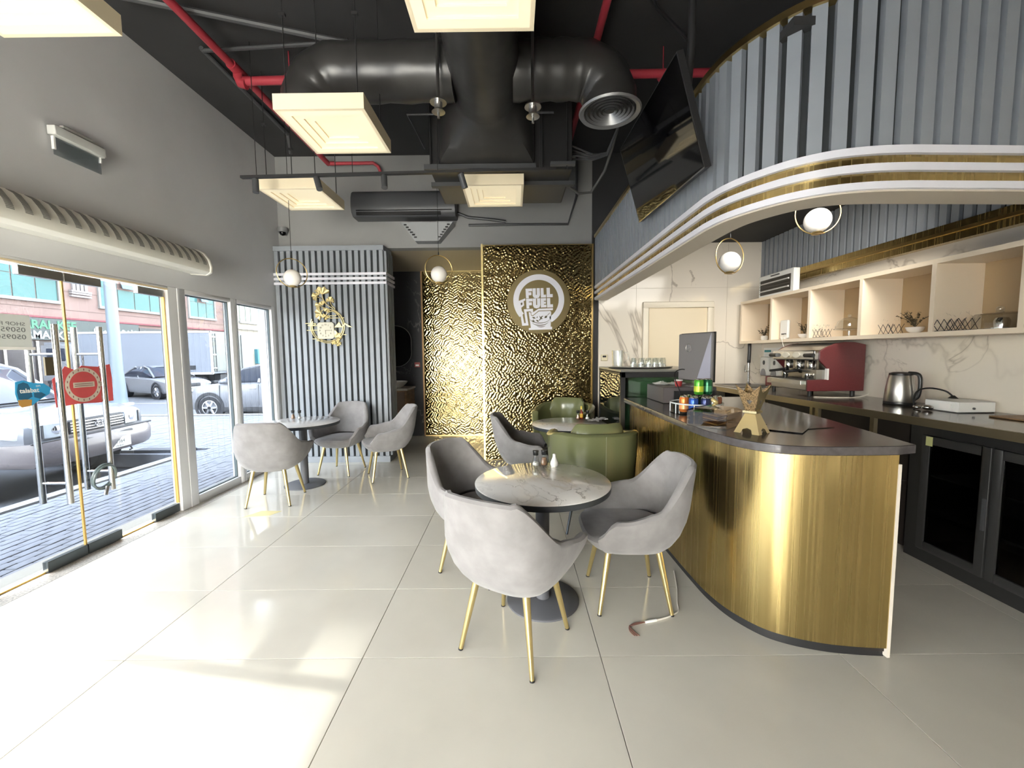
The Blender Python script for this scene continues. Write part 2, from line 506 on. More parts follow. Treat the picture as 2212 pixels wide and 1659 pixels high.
for (y0, y1) in ((2.195, 3.018), (3.026, 3.885)):
    lf = B((-3.325, y0, .035), (-3.313, y1, 2.14)).build('door_leaf', M_glass, dr)
    for z0, z1 in ((.006, .085), (2.085, 2.15)):
        near = y0 > 3
        for ya, yb in ((y0, y0 + .27), (y1 - .27, y1)):
            B((-3.34, ya, z0), (-3.298, yb, z1)).build('patch_fitting', M_bsteel if z0 > 1 else mat('dark_steel', (92, 98, 100), 0.3, 0.9), lf, bevel=.003)
B((-3.326, 3.016, .08), (-3.312, 3.028, 2.09)).build('meeting_edge', M_goldtape, dr)
B((-3.326, 3.876, .09), (-3.30, 3.888, 2.13)).build('edge_trim', M_goldtape, dr)
B((-3.345, 2.2, 0.0), (-3.325, 3.85, .012)).build('floor_trim', M_goldtape, dr)
for yy in (2.86, 3.17):
    for xx in (-3.22, -3.42):
        h = MB(); h.tube([(xx, yy, .47), (xx, yy, 1.76)], .019, 14)
        for zz in (.62, 1.55): h.tube([(xx, yy, zz), (-3.319, yy, zz)], .010, 8)
        h.build('handle', M_steel, dr)
pm = MB(); pm.box((-3.308, 2.85, 1.40), (-3.296, 2.91, 1.53)); pm.build('lock_plate', mat('aged_bronze', (110, 100, 80), 0.4, .6), dr)
# remaining shopfront toward the camera side
for k, (y0, y1) in enumerate(((.60, 2.12), (-.85, .60), (YF, -.85))):
    w = struct('window_%d' % (k + 3))
    fr = MB(); fr.box((-3.36, y0, 0), (-3.28, y0 + .08, 2.19)); fr.box((-3.36, y0 + .08, 0), (-3.28, y1, .08)); fr.box((-3.36, y0 + .08, 2.14), (-3.28, y1, 2.19))
    fr.build('window_frame', M_alu, w)
    p = pane((-3.325, y0 + .08, .08), (-3.315, y1, 2.14), w)
# glazing added behind the camera to let in daylight, solid bar side
GXE, GZ = -.7, 2.52
gf = struct('window_6')
fr = MB()
for x in (-3.27, -1.95, GXE - .08): fr.box((x, YF - .08, 0), (x + .08, YF, GZ + .08))
fr.box((-3.27, YF - .08, GZ), (GXE, YF, GZ + .08)); fr.build('window_frame', M_alu, gf)
pane((-3.2, YF - .045, 0), (GXE - .04, YF - .035, GZ), gf).data.materials[0] = M_clear
sobj(MB().box((GXE, YF - .1, 0), (XR + .1, YF, ZC)).box((-3.5, YF - .1, GZ + .08), (GXE, YF, ZC)).build('wall_front', mat('taupe_wall_paint', (150, 140, 124), .7)))
# slatted column ------------------------------------------------------
cl = struct('pillar', 'slatted grey column with three white bands', (-2.5, 5.9, 0))
PX0, PX1, PY0, PY1 = -3.26, -1.77, 5.69, 6.02
B((PX0, PY0, 0), (PX1 - .0, PY1, 3.0)).build('column_core', M_slatback, cl)
B((PX0 - .005, PY0 - .045, 2.945), (PX1 + .015, PY1, 3.008)).build('cap', M_slat, cl)
B((PX0 - .005, PY0 - .045, 0), (PX1 + .015, PY1, .085)).build('plinth', M_slat, cl)
sl = B((-.026, -.032, .085), (.026, 0, 2.945)).build('slat', M_slat, cl, world=False)
n = 18; stp = (PX1 - PX0 - .052) / (n - 1)
for i in range(n):
    p = (PX0 + .026 + stp * i, PY0, 0)
    if i == 0: sl.location = Vector(p) - cl.location
    else: share('slat', sl.data, cl, p)
for i in range(4): share('slat', sl.data, cl, (PX1, PY0 + .05 + .082 * i, 0), pi / 2)
for z in (2.488, 2.55, 2.612):
    MB().ribbon([(PX0 - .01, PY0 - .05), (PX1 + .045, PY0 - .05), (PX1 + .045, PY1 + .02)], z, z + .033, .02).build('band', M_band, cl)
# hammered gold panels -------------------------------------------------
def hammered(x0, x1, z0, z1, y, seed, step=.0105):
    nx = int((x1 - x0) / step); nz = int((z1 - z0) / step); rnd = random.Random(seed)
    ph = [rnd.uniform(0, 6.28) for _ in range(8)]
    b = MB(); vs = []
    for j in range(nz + 1):
        z = z0 + (z1 - z0) * j / nz
        for i in range(nx + 1):
            x = x0 + (x1 - x0) * i / nx
            u = x * 6.283 / .056 + 1.7 * math.sin(z * 6.283 / .19 + ph[0]) + 1.1 * math.sin((x + 1.7 * z) * 6.283 / .41 + ph[1])
            w = z * 6.283 / .050 + 1.7 * math.sin(x * 6.283 / .17 + ph[2]) + 1.1 * math.sin((1.6 * x - z) * 6.283 / .37 + ph[3])
            h = .0040 * math.sin(u) * math.cos(w) + .0021 * math.sin(1.63 * u + ph[4]) * math.sin(.71 * w + ph[5]) + .0012 * math.sin(.47 * u - 1.9 * w + ph[6])
            h *= min(1, min(i, nx - i, j, nz - j) / 3)
            vs.append((x, y - .012 + h, z))
    fs = [(j * (nx + 1) + i, j * (nx + 1) + i + 1, (j + 1) * (nx + 1) + i + 1, (j + 1) * (nx + 1) + i) for j in range(nz) for i in range(nx)]
    b.add(vs, fs, True)
    return b
gp = thing('hammered_panel', 'tall hammered gold wall panel that carries the round sign', 'wall panel', (.35, YB, 0), group=None)
hammered(-.405, 1.115, 0.005, 3.0, YB, 1).build('hammered_sheet', M_hammer, gp)
B((-.415, YB - .006, 0), (1.12, YB + .14, 3.012)).build('backing', M_brasstrim, gp)
B((-.428, YB - .024, 0), (-.402, YB + .0, 3.02)).build('edge_trim', mat('bright_gold_edge', (246, 226, 160), 0.25, .7), gp)
B((1.098, YB - .022, 0), (1.12, YB, 3.01)).build('edge_trim', M_brasstrim, gp)
gp2 = thing('hammered_panel', 'recessed hammered gold wall panel beside the black marble wall', 'wall panel', (-.3, YB2, 0))
hammered(-1.63, 1.1, .02, 3.0, YB2 - .03, 2, .0125).build('hammered_sheet', M_hammer, gp2)
B((-1.645, YB2 - .036, 0), (1.11, YB2, 3.01)).build('backing', M_brasstrim, gp2)
B((-1.655, YB2 - .055, 0), (-1.635, YB2, 3.01)).build('edge_trim', mat('bronze_edge', (150, 116, 84), .4, .5), gp2)
# bar bulkhead overhead --------------------------------------------------
bk_path = [(1.156, 5.70), (1.156, 4.6), (1.156, 3.6), (1.156, 2.9), (1.158, 2.6)] + catmull([(1.16, 2.48), (1.185, 2.32), (1.25, 2.17), (1.35, 2.035), (1.48, 1.95), (1.635, 1.912), (1.80, 1.905)], 4) + [(2.4, 1.93), (3.48, 1.96)]
bh = struct('bulkhead', 'curved slatted bulkhead over the bar with white and brass bands')
MB().ribbon(bk_path, 2.43, 3.10, .11, .02).build('core', M_slatback, bh)
MB().ribbon(bk_path, 2.248, 2.43, .15, .0).build('brass_fascia', M_brass, bh)
MB().ribbon(bk_path, 2.240, 2.248, .16, -.004).build('underside', mat('cream_underside', (206, 196, 180), .5), bh)
for z, h in ((2.248, .032), (2.325, .034), (2.400, .034)):
    MB().ribbon(bk_path, z, z + h, .03, -.022).build('band', M_band, bh)
MB().ribbon(bk_path, 3.09, 3.125, .17, -.03).build('top_trim', M_brasstrim, bh)
bs = B((-.029, -.03, 2.434), (.029, .005, 3.09)).build('slat', M_slat, bh, world=False)
for k, (p, t) in enumerate(resample(bk_path, .0905)):
    ang = math.atan2(t.y, t.x); nn = Vector((-t.y, t.x)); q = p + nn * .018
    if k == 0: bs.location = (q.x, q.y, 0); bs.rotation_euler = (0, 0, ang)
    else: share('slat', bs.data, bh, (q.x, q.y, 0), ang)
# the slatted strip on the right wall above the shelves
rs_ = struct('wall_right_cladding', 'slatted strip of wall above the bar shelves')
B((XR - .02, 1.98, 2.40), (XR, YB, 3.012)).build('backing', M_slatback, rs_)
s0 = B((-.029, -.03, 2.50), (.029, 0, 3.01)).build('slat', M_slat, rs_, world=False)
for k in range(39):
    p = (XR - .02, YB - .03 - .0905 * k, 0)
    if k == 0: s0.location = p; s0.rotation_euler = (0, 0, -pi / 2)
    else: share('slat', s0.data, rs_, p, -pi / 2)
B((XR - .075, 1.98, 2.36), (XR - .001, YB - .16, 2.50)).build('brass_rail', M_brass, rs_)
B((XR - .09, 1.98, 2.42), (XR - .001, YB - .16, 2.445)).build('brass_lip', M_brasstrim, rs_)
# door in the bar wall
d2 = struct('door_2')
fr = MB(); M_df = mat('cream_door', (236, 227, 208), .45)
for a, b in (((1.81, YB - .045, 0), (1.89, YB, 2.13)), ((2.705, YB - .045, 0), (2.79, YB, 2.13)), ((1.81, YB - .045, 2.13), (2.79, YB, 2.21))): fr.box(a, b)
fr.build('door_frame', M_df, d2, bevel=.006)
B((1.89, YB - .012, 0), (2.705, YB, 2.13)).build('door_leaf', mat('cream_door_leaf', (226, 212, 184), .4), d2)
MB().tube([(1.95, YB - .06, 1.02), (2.07, YB - .06, 1.02)], .010, 8).tube([(1.95, YB - .06, 1.02), (1.95, YB - .01, 1.02)], .012, 8).build('handle', M_bsteel, d2)
# ------------------------------------------------------------------ things under the ceiling
# square pendant lamps
lp = thing('square_lamp', '', 'ceiling lamp', (0, 0, 0), 0, 'square stepped cream pendant lamps')
b = MB()
for a, c in (((-.3, -.3, 0), (.3, -.278, .095)), ((-.3, .278, 0), (.3, .3, .095)), ((-.3, -.278, 0), (-.278, .278, .095)), ((.278, -.278, 0), (.3, .278, .095)), ((-.3, -.3, .095), (.3, .3, .10))): b.box(a, c)
b.build('housing', M_cream, lp, world=False)
def sqr(h, z): return [(-h, -h, z), (h, -h, z), (h, h, z), (-h, h, z)]
for nm, h0, h1, z in (('border_panel', .278, .222, .0), ('step_panel', .222, .166, .012), ('step_panel', .166, .115, .024), ('centre_panel', .115, .0, .036)):
    b = MB()
    if h1 > 0:
        b.loft([sqr(h0, z), sqr(h1, z)], True, False, False)
        MB().loft([sqr(h1, z), sqr(h1, z + .0125)], True, False, False).build('step_riser', M_cream, lp, world=False)
    else: b.add(sqr(h0, z), [(3, 2, 1, 0)])
    b.build(nm, M_creamlit, lp, world=False)
for sx in (-.24, .24):
    for sy in (-.24, .24):
        r = MB(); r.tube([(sx, sy, .1), (sx, sy, ZC - 3.14)], .0045, 6).box((sx - .02, sy - .012, .62), (sx + .02, sy + .012, .64))
        r.build('hanger_rod', M_matblack, lp, world=False)
lamps = [((-1.265, 3.095, 3.14), 'square cream stepped lamp in front of the black split air conditioner wall, nearest one right of the red pipe elbow'),
         ((-2.17, 4.37, 3.14), 'square cream stepped lamp above the black track, far left near the window wall'),
         ((-.18, 4.33, 3.14), 'square cream stepped lamp below the fan coil unit, at the right end of the black track'),
         ((-.18, 1.87, 3.14), 'square cream stepped lamp cut by the top edge of the picture, under the big duct'),
         ((-2.255, 1.87, 3.14), 'square cream stepped lamp in the top left corner of the picture')]
labs = ['square cream lamp hiding the left duct elbow, in front of the red pipe', 'square cream lamp hung at the window end of the black spotlight track',
        'smallest square cream lamp, below the fan coil box at the track end', 'square cream lamp cut by the top edge, under the big round duct', 'square cream lamp in the top left corner over the glass door']
for k, (p, _) in enumerate(lamps):
    if k == 0: lp.location = p; lp['label'] = labs[0]
    else: dup(lp, p, 0, labs[k])
# air duct
ad = thing('air_duct', 'big black round air duct with side branches ending in round outlets', 'duct', (-.21, 2.0, 3.75))
def circ(c, r, ax, n=32):
    out = []
    for k in range(n):
        a = 2 * pi * k / n; u, v = r * math.cos(a), r * math.sin(a)
        out.append((c[0] + u, c[1], c[2] + v) if ax == 'y' else (c[0], c[1] + u, c[2] + v))
    return out
rings = []
for i in range(40):
    y = YF + .05 + (3.6 - YF) * i / 39
    r = .270 + .004 * math.sin(i * 2.1) - (.008 if i in (10, 20, 28, 34) else 0)
    rings.append(circ((-.21, y, 3.75), r, 'y'))
MB().loft(rings, True, True, True).build('main_duct', M_duct, ad)
rings = []
for i in range(11):
    t = i / 10; e = smooth01(t); ring = []
    for k in range(32):
        a = 2 * pi * k / 32; ca, sa = math.cos(a), math.sin(a)
        s = 1 / max(abs(ca), abs(sa))
        hx = .27 * ca * (1 - e) + e * .47 * ca * min(s, 1.38); hz = .27 * sa * (1 - e) + e * .28 * sa * min(s, 1.38)
        ring.append((-.21 * (1 - e) + -.24 * e + hx, 3.62 + .5 * t, 3.75 * (1 - e) + 3.62 * e + hz))
    rings.append(ring)
MB().loft(rings, True, True, True).build('duct_hood', M_duct, ad)
def branch(x0, xe, nm):
    sg = 1 if xe > x0 else -1; R = .26; pts = []
    n = 10
    for i in range(n): pts.append((x0 + (xe - sg * R - x0) * i / n, 3.39, 3.75))
    for i in range(9):
        a = pi / 2 * i / 8; pts.append((xe - sg * R + sg * R * math.sin(a), 3.39, 3.75 - R + R * math.cos(a)))
    pts.append((xe, 3.39, 3.44))
    rs = [.205 + .006 * math.sin(i * 1.9) for i in range(len(pts))]
    br = MB().tube(pts, rs, 26).build(nm, M_duct, ad)
    df = MB().lathe([(.215, .02), (.245, .0), (.235, -.014), (.205, -.004), (.20, .03)], (xe, 3.39, 3.435), 36, False).build('diffuser', mat('grey_diffuser', (150, 150, 150), .35, .6), ad)
    for r in (.172, .138, .104, .070, .036):
        MB().lathe([(r + .018, -.006), (r, .02), (r - .006, .02), (r + .010, -.008)], (xe, 3.39, 3.435), 32, False).build('ring', _mats['grey_diffuser'], df)
branch(.02, .79, 'right_branch'); branch(-.45, -1.60, 'left_branch')
for o in ad.children:
    if o.name.startswith(('left_b', 'right_b')): o.name = 'duct_branch'
# fan coil unit
fc = thing('fan_coil_unit', 'black boxy fan coil unit hung behind the square lamp, fed by the round duct', 'fan coil', (-.1, 4.55, 3.3))
B((-.80, 4.13, 3.32), (.60, 5.03, 3.98)).build('casing', M_matblack, fc, bevel=.006)
B((-.84, 4.05, 3.30), (.24, 4.13, 3.345)).build('flange_bar', M_darkgrey, fc); B((-.84, 4.4, 3.28), (.66, 4.46, 3.32)).build('hanger_rail', M_darkgrey, fc); B((.38, 4.05, 3.33), (.62, 4.10, 3.36)).build('flange_bar', M_darkgrey, fc)
B((-.78, 4.5, 3.30), (.58, 4.98, 3.32)).build('access_panel', mat('charcoal_panel', (70, 71, 72), .4), fc)
for x in (-.78, -.70, -.62, .3, .54):
    MB().tube([(x, 4.08, 3.3), (x, 4.08, ZC)], .006, 6).build('hanger_rod', M_matblack, fc)
MB().tube([(.62, 4.6, 3.35), (.75, 4.7, 3.3), (.9, 4.75, 3.33), (1.02, 4.6, 3.5), (1.08, 4.5, 3.7), (1.14, 4.3, 4.0)], .015, 8).build('flexible_pipe', mat('grey_lagging', (84, 83, 80), .6), fc)
for k in range(4):
    MB().tube([(.62, 4.3 + .05 * k, 3.62 - .02 * k), (.85, 4.35, 3.55 - .015 * k), (1.0, 4.4, 3.6 - .01 * k), (1.11, 4.2, 3.86)], .010, 6).build('cable', M_darkgrey, fc)
# split air conditioner on the bulkhead wall
ac = thing('split_air_conditioner', 'long black split air conditioner on the dark wall behind the track', 'air conditioner', (-1.45, 5.82, 3.36))
prof = [(5.82, 3.37), (5.64, 3.37), (5.585, 3.42), (5.565, 3.50), (5.57, 3.62), (5.60, 3.69), (5.66, 3.72), (5.82, 3.72)]
MB().prism(prof, -2.15, -.75, lambda y, z, x: (x, y, z)).build('casing', mat('black_ac_plastic', (78, 79, 82), .4), ac, bevel=.01)
B((-2.08, 5.575, 3.385), (-.95, 5.60, 3.425)).build('outlet_louver', M_matblack, ac); B((-2.08, 5.562, 3.44), (-.8, 5.58, 3.447)).build('seam', M_matblack, ac)
cn = thing('conduit', 'thin black refrigerant conduit running along the dark back wall', 'conduit', (.2, 5.8, 3.3))
MB().tube([(-.75, 5.76, 3.46), (-.6, 5.76, 3.40), (-.3, 5.77, 3.37), (-.08, 5.77, 3.34)], .02, 8).build('hose', M_darkgrey, cn)
MB().tube([(-.60, 5.78, 3.30), (.78, 5.78, 3.30), (.90, 5.78, 3.68), (.90, 5.78, 4.2)], .017, 8).build('pipe', M_darkgrey, cn)
# trapezoid vent box
tv_ = thing('vent_box', 'grey tapered vent box hung on the dark wall above the alcove', 'vent', (-1.14, 5.75, 3.05))
b = MB()
b.loft([[(-1.50, 5.60, 3.295), (-.79, 5.60, 3.295), (-.79, 5.815, 3.295), (-1.50, 5.815, 3.295)], [(-1.32, 5.66, 3.06), (-1.0, 5.66, 3.06), (-1.0, 5.815, 3.06), (-1.32, 5.815, 3.06)]], True, True, False)
b.build('casing', mat('pale_grey_metal', (124, 126, 128), .4), tv_)
for sg in (-1, 1):
    for k in range(6):
        t = .15 + .13 * k; x = (-1.145 + sg * (.355 - (.355 - .16) * t)); z = 3.295 - .235 * t
        MB().obox((x - sg * .035, 5.60 + .06 * t - .006, z), (.035, .012, .016), 0).build('slot', M_matblack, tv_)
# cctv dome
cc = thing('dome_camera', 'small grey dome camera in the corner above the slatted column', 'camera', (-3.17, 5.78, 3.2))
MB().lathe([(.06, .06), (.065, .03), (.055, .0), (.04, -.0)], (-3.17, 5.74, 3.22), 20).build('housing', mat('mid_grey', (130, 131, 132), .4), cc)
MB().sphere((-3.17, 5.74, 3.215), .042, 16, 10).build('dome', M_screen, cc)
# spotlight track
tk = thing('spotlight_track', 'long black spotlight track with four small spotlights', 'track light', (-1.0, 3.73, 3.1))
A_, B_ = Vector((-2.42, 3.76, 3.12)), Vector((.39, 3.67, 3.12))
MB().obox(tuple((A_ + B_) / 2), ((B_ - A_).length, .035, .022), math.atan2(B_.y - A_.y, B_.x - A_.x)).build('rail', M_matblack, tk)
for t, ax in ((.045, (.05, -.1)), (.245, (.35, -.3)), (.46, (.12, -.35)), (.705, (.3, .25))):
    p = A_ + (B_ - A_) * t; d = Vector((ax[0], ax[1], -1)).normalized()
    s = MB(); s.tube([p + Vector((0, 0, -.01)), p + Vector((0, 0, -.045))], .012, 8); s.tube([p + Vector((0, 0, -.04)) - d * .02, p + Vector((0, 0, -.04)) + d * .10], .027, 14)
    s.build('spotlight', M_darkgrey, tk)
for t in (.05, .36, .63, .95):
    p = A_ + (B_ - A_) * t; MB().tube([p, (p.x, p.y, ZC)], .003, 5).build('hanger_wire', M_matblack, tk)
# red sprinkler pipes
rp = thing('sprinkler_pipework', 'red sprinkler pipework crossing under the black ceiling', 'pipe', (-.5, 3.9, 4.1))
pl = MB().tube([(-2.47, YF + .02, 4.1), (-2.47, 3.80, 4.1), (-2.47, 5.68, 4.1)], .034, 12).build('pipe', M_red, rp)
MB().tube([(-2.40, 5.68, 4.1), (-1.86, 5.68, 4.1), (-1.80, 5.70, 4.06), (-1.78, 5.72, 4.0)], .022, 10).build('pipe', M_red, rp); MB().tube([(-2.47, 5.68, 4.1), (-2.38, 5.68, 4.1)], .026, 10).build('elbow', M_red, rp)
MB().tube([(-2.47, 3.88, 4.08), (-2.47, 3.88, 4.05), (-2.45, 3.88, 3.995), (-2.40, 3.88, 3.985)], .042, 12).build('elbow', M_red, rp)
MB().tube([(-2.47, 3.78, 4.1), (-2.47, 3.98, 4.1)], .045, 12).build('tee', M_red, rp)
MB().tube([(-2.42, 3.88, 4.015), (2.4, 3.84, 4.015)], .036, 12).build('pipe', M_red, rp)
MB().tube([(.71, YF + .02, 4.1), (.72, 5.2, 4.1)], .032, 12).build('pipe', M_red, rp)
for x in (-2.0, 1.38): MB().tube([(x, 3.87, 3.94), (x, 3.87, 4.26)], .005, 6).tube([(x, 3.84, 4.015), (x, 3.91, 4.015)], .042, 10).build('pipe_hanger', M_red, rp)
# black conduits
for k, (pts, r, lb) in enumerate((([(-2.95, 3.20, 4.2), (-.69, 3.93, 4.2), (.3, 4.25, 4.2)], .024, 'black conduit running diagonally over the left duct branch'),
                   ([(-2.70, 3.77, 4.2), (-1.62, 3.70, 4.2), (-1.5, 3.72, 4.12)], .017, 'short grey conduit between the red pipe and the duct'),
                   ([(-2.70, 3.75, 4.21), (-2.72, 5.15, 4.21), (-2.72, 5.2, 4.0)], .02, 'black conduit along the ceiling edge above the window wall'),
                   ([(-1.02, 5.0, 3.95), (-.95, 3.9, 3.72), (.4, 3.95, 3.75)], .010, 'thin black rod under the left duct branch'))):
    tag(MB().tube(pts, r, 8).build('ceiling_conduit', M_darkgrey, None, origin=pts[0]), lb, 'conduit')
# sprinkler heads hung below the duct
for k, (p, lb) in enumerate((((-.53, 3.12, 3.36), 'steel sprinkler head under the left duct branch'), ((.163, 3.12, 3.32), 'steel sprinkler head under the right duct branch'))):
    s = thing('sprinkler', lb, 'sprinkler', p, group='steel sprinkler heads')
    MB().lathe([(.062, .0), (.058, .012), (.02, .02), (.012, .03), (.012, ZC - p[2])], p, 18).build('canopy', M_bsteel, s)
    MB().tube([p, (p[0], p[1], p[2] - .045)], .03, 12).tube([(p[0], p[1], p[2] - .045), (p[0], p[1], p[2] - .11)], .009, 8).build('body', M_bsteel, s)
    MB().lathe([(.045, -.06), (.05, -.066), (.0, -.07)], p, 18).build('deflector', M_bsteel, s)
# hanging television
tvl = thing('television', 'black flat television tilted down in front of the slatted bulkhead', 'television', (1.0, 2.9, 2.9))
C4 = [Vector(p) for p in ((1.059, 3.46, 2.594), (1.054, 2.29, 2.521), (.888, 2.29, 3.121), (.891, 3.46, 3.178))]   # bottom far, bottom near, top near, top far
nn = (C4[1] - C4[0]).cross(C4[3] - C4[0]).normalized()
if nn.x > 0: nn = -nn
def slab(c4, n0, n1):
    v = [c + nn * n0 for c in c4] + [c + nn * n1 for c in c4]
    return MB().add([tuple(p) for p in v], [(0, 1, 2, 3), (7, 6, 5, 4), (0, 4, 5, 1), (1, 5, 6, 2), (2, 6, 7, 3), (3, 7, 4, 0)])
slab(C4, -.035, 0).build('casing', M_matblack, tvl)
ctr = sum(C4, Vector()) / 4
slab([c + (ctr - c) * .02 for c in C4], .0, .0015).build('screen', M_screen, tvl)
e0, e1 = C4[0], C4[1]; slab([e0 + nn * .001, e1 + nn * .001, e1 + (C4[2] - e1) * .012 + nn * .001, e0 + (C4[3] - e0) * .012 + nn * .001], 0, .002).build('lower_bezel', M_steel, tvl)
MB().tube([(1.02, 2.42, ZC), (1.02, 2.42, 3.25), (1.03, 2.5, 2.95)], .022, 10).tube([(1.02, 2.42, 3.25), (1.02, 3.0, 3.9), (1.02, 3.2, ZC)], .012, 8).build('ceiling_bracket', M_matblack, tvl)
# ring pendants
pd = thing('ring_pendant', '', 'pendant lamp', (0, 0, 0), 0, 'brass ring pendant lamps with white globes')
pts = [(.15 * math.cos(2 * pi * k / 40), 0, .15 * math.sin(2 * pi * k / 40)) for k in range(40)]
MB().tube(pts, .005, 8, True).build('ring', M_brasstrim, pd, world=False)
MB().sphere((0, 0, -.052), .088, 24, 14).build('globe', M_globe, pd, world=False)
MB().lathe([(.035, -.15), (.04, -.142), (.03, -.132)], (0, 0, 0), 16).build('globe_cup', M_brasstrim, pd, world=False)
def pend(p, rz, zt, lb, first):
    if first: o = pd; o.location = p; o.rotation_euler = (0, 0, rz); o['label'] = lb
    else: o = dup(pd, p, rz, lb); [bpy.data.objects.remove(c) for c in list(o.children) if c.name.startswith('cord')]
    MB().tube([(0, 0, .15), (0, 0, zt - p[2])], .0028, 6).lathe([(.004, .15), (.008, .16), (.006, .18), (.003, .19)], (0, 0, 0), 8).build('cord', M_bwire, o, world=False)
pend((-2.35, 4.4, 2.40), .75, ZC, 'ring pendant with a white globe in front of the slatted column', True)
pend((-.80, 4.5, 2.44), .45, ZC, 'ring pendant with a white globe in front of the recessed gold panel', False)
pend((1.89, 3.6, 2.345), .3, 3.012, 'ring pendant over the bar in front of the white marble wall', False)
pend((2.27, 3.1, 2.535), -.2, 3.012, 'ring pendant over the bar in front of the slatted strip, nearest the shelves', False)
# air curtain over the glass door
acu = thing('air_curtain', 'long white air curtain with striped grille above the glass door', 'air curtain', (-3.27, 3.0, 2.33))
YA0, YA1 = .9, 4.17
prof = [(-3.27, 2.36), (-3.10, 2.345), (-3.06, 2.37), (-3.055, 2.42), (-3.075, 2.49), (-3.12, 2.555), (-3.18, 2.59), (-3.27, 2.60)]
MB().prism(prof, YA0, YA1, lambda x, z, y: (x, y, z)).build('casing', mat('warm_white_plastic', (232, 230, 220), .4), acu, bevel=.004)
MB().prism([(-3.27, 2.352), (-3.10, 2.337), (-3.05, 2.368), (-3.043, 2.42), (-3.065, 2.497), (-3.112, 2.563), (-3.178, 2.60), (-3.27, 2.608)], YA1, YA1 + .03, lambda x, z, y: (x, y, z)).build('end_cap', _mats['warm_white_plastic'], acu, bevel=.006)
crv = [(-3.0525, 2.432), (-3.056, 2.452), (-3.064, 2.472), (-3.073, 2.4915), (-3.084, 2.508), (-3.096, 2.524), (-3.108, 2.540), (-3.120, 2.5562), (-3.1345, 2.565), (-3.150, 2.5742), (-3.165, 2.583)]
M_slot = mat('grille_shadow', (142, 142, 136), .7)
y = YA1 - .045; k = 0
while y > YA0 + .1:
    b = MB()
    for (x0, z0), (x1, z1) in zip(crv[:-1], crv[1:]):
        n2 = Vector((z1 - z0, -(x1 - x0))).normalized() * .002
        for f0, f1 in ((.06, .42), (.56, .92)):
            a0, a1 = x0 + (x1 - x0) * f0, z0 + (z1 - z0) * f0; c0, c1 = x0 + (x1 - x0) * f1, z0 + (z1 - z0) * f1
            q = [(a0, a1), (c0, c1), (c0 + n2.x, c1 + n2.y), (a0 + n2.x, a1 + n2.y)]
            b.prism(q, y - .042, y, lambda X, Z, Y: (X, Y, Z))
    o = b.build('grille', M_slot, acu); y -= .098
for nm in (): pass
# exit light high on the left wall
ex = thing('exit_light', 'clear hanging exit light with white housing high on the left wall', 'exit light', (-3.27, 3.13, 3.0))
B((-3.268, 2.97, 3.09), (-3.20, 3.33, 3.165)).build('housing', mat('grey_white_plastic', (206, 207, 203), .45), ex, bevel=.008)
B((-3.262, 3.05, 3.165), (-3.225, 3.26, 3.20)).build('battery_cover', _mats['grey_white_plastic'], ex, bevel=.006)
B((-3.245, 2.985, 2.965), (-3.237, 3.315, 3.09)).build('acrylic_panel', glassy('acrylic', (222, 226, 228), 1.3), ex)
MB().box((-3.25, 2.98, 3.0), (-3.23, 2.992, 3.09)).box((-3.25, 3.308, 3.05), (-3.23, 3.318, 3.09)).build('clip', M_white, ex)
# alcove furniture
vn = thing('vanity_unit', 'oak vanity cabinet with pale top in the black marble alcove', 'vanity', (-2.1, 7.2, .5))
B((-2.6, 6.92, .50), (-1.83, 7.46, .90)).build('cabinet', M_wood, vn)
B((-2.62, 6.88, .90), (-1.81, 7.465, .935)).build('stone_top', mat('pale_stone', (214, 208, 196), .3), vn)
B((-2.58, 6.905, .53), (-1.87, 6.92, .87)).build('drawer', mat('grey_oak', (126, 108, 92), .5), vn)
bs_ = MB().lathe([(.10, 0), (.13, .02), (.20, .09), (.205, .11), (.19, .11), (.12, .03), (.0, .025)], (-2.08, 7.15, .936), 30).build('wash_basin', M_ceramic, None, origin=(-2.08, 7.15, .936)); tag(bs_, 'white oval wash basin standing on the oak vanity', 'basin')
mr = thing('wall_mirror', 'pill shaped mirror with a thin frame on the black marble wall', 'mirror', (-2.15, 7.46, 1.6))
pl = [(-2.15 + .29 * math.cos(a), 1.78 + .26 * math.sin(a)) for a in [pi * k / 16 for k in range(17)]] + [(-2.15 + .29 * math.cos(a), 1.55 + .26 * math.sin(a)) for a in [pi + pi * k / 16 for k in range(17)]]
MB().prism(pl, 7.445, 7.468, lambda x, z, y: (x, y, z)).build('mirror_glass', mat('smoked_mirror', (96, 98, 100), .06, .9), mr)
MB().tube([(x, 7.444, z) for x, z in pl], .006, 6, True).build('frame', mat('grey_frame', (150, 148, 144), .35, .5), mr)
cp = thing('call_point', 'small red fire call point on the black marble wall', 'call point', (-1.76, 7.46, 1.32))
B((-1.81, 7.44, 1.28), (-1.71, 7.468, 1.37)).build('box', mat('call_red', (150, 70, 66), .4), cp, bevel=.004); B((-1.79, 7.434, 1.30), (-1.73, 7.441, 1.33)).build('plate', M_paper, cp)
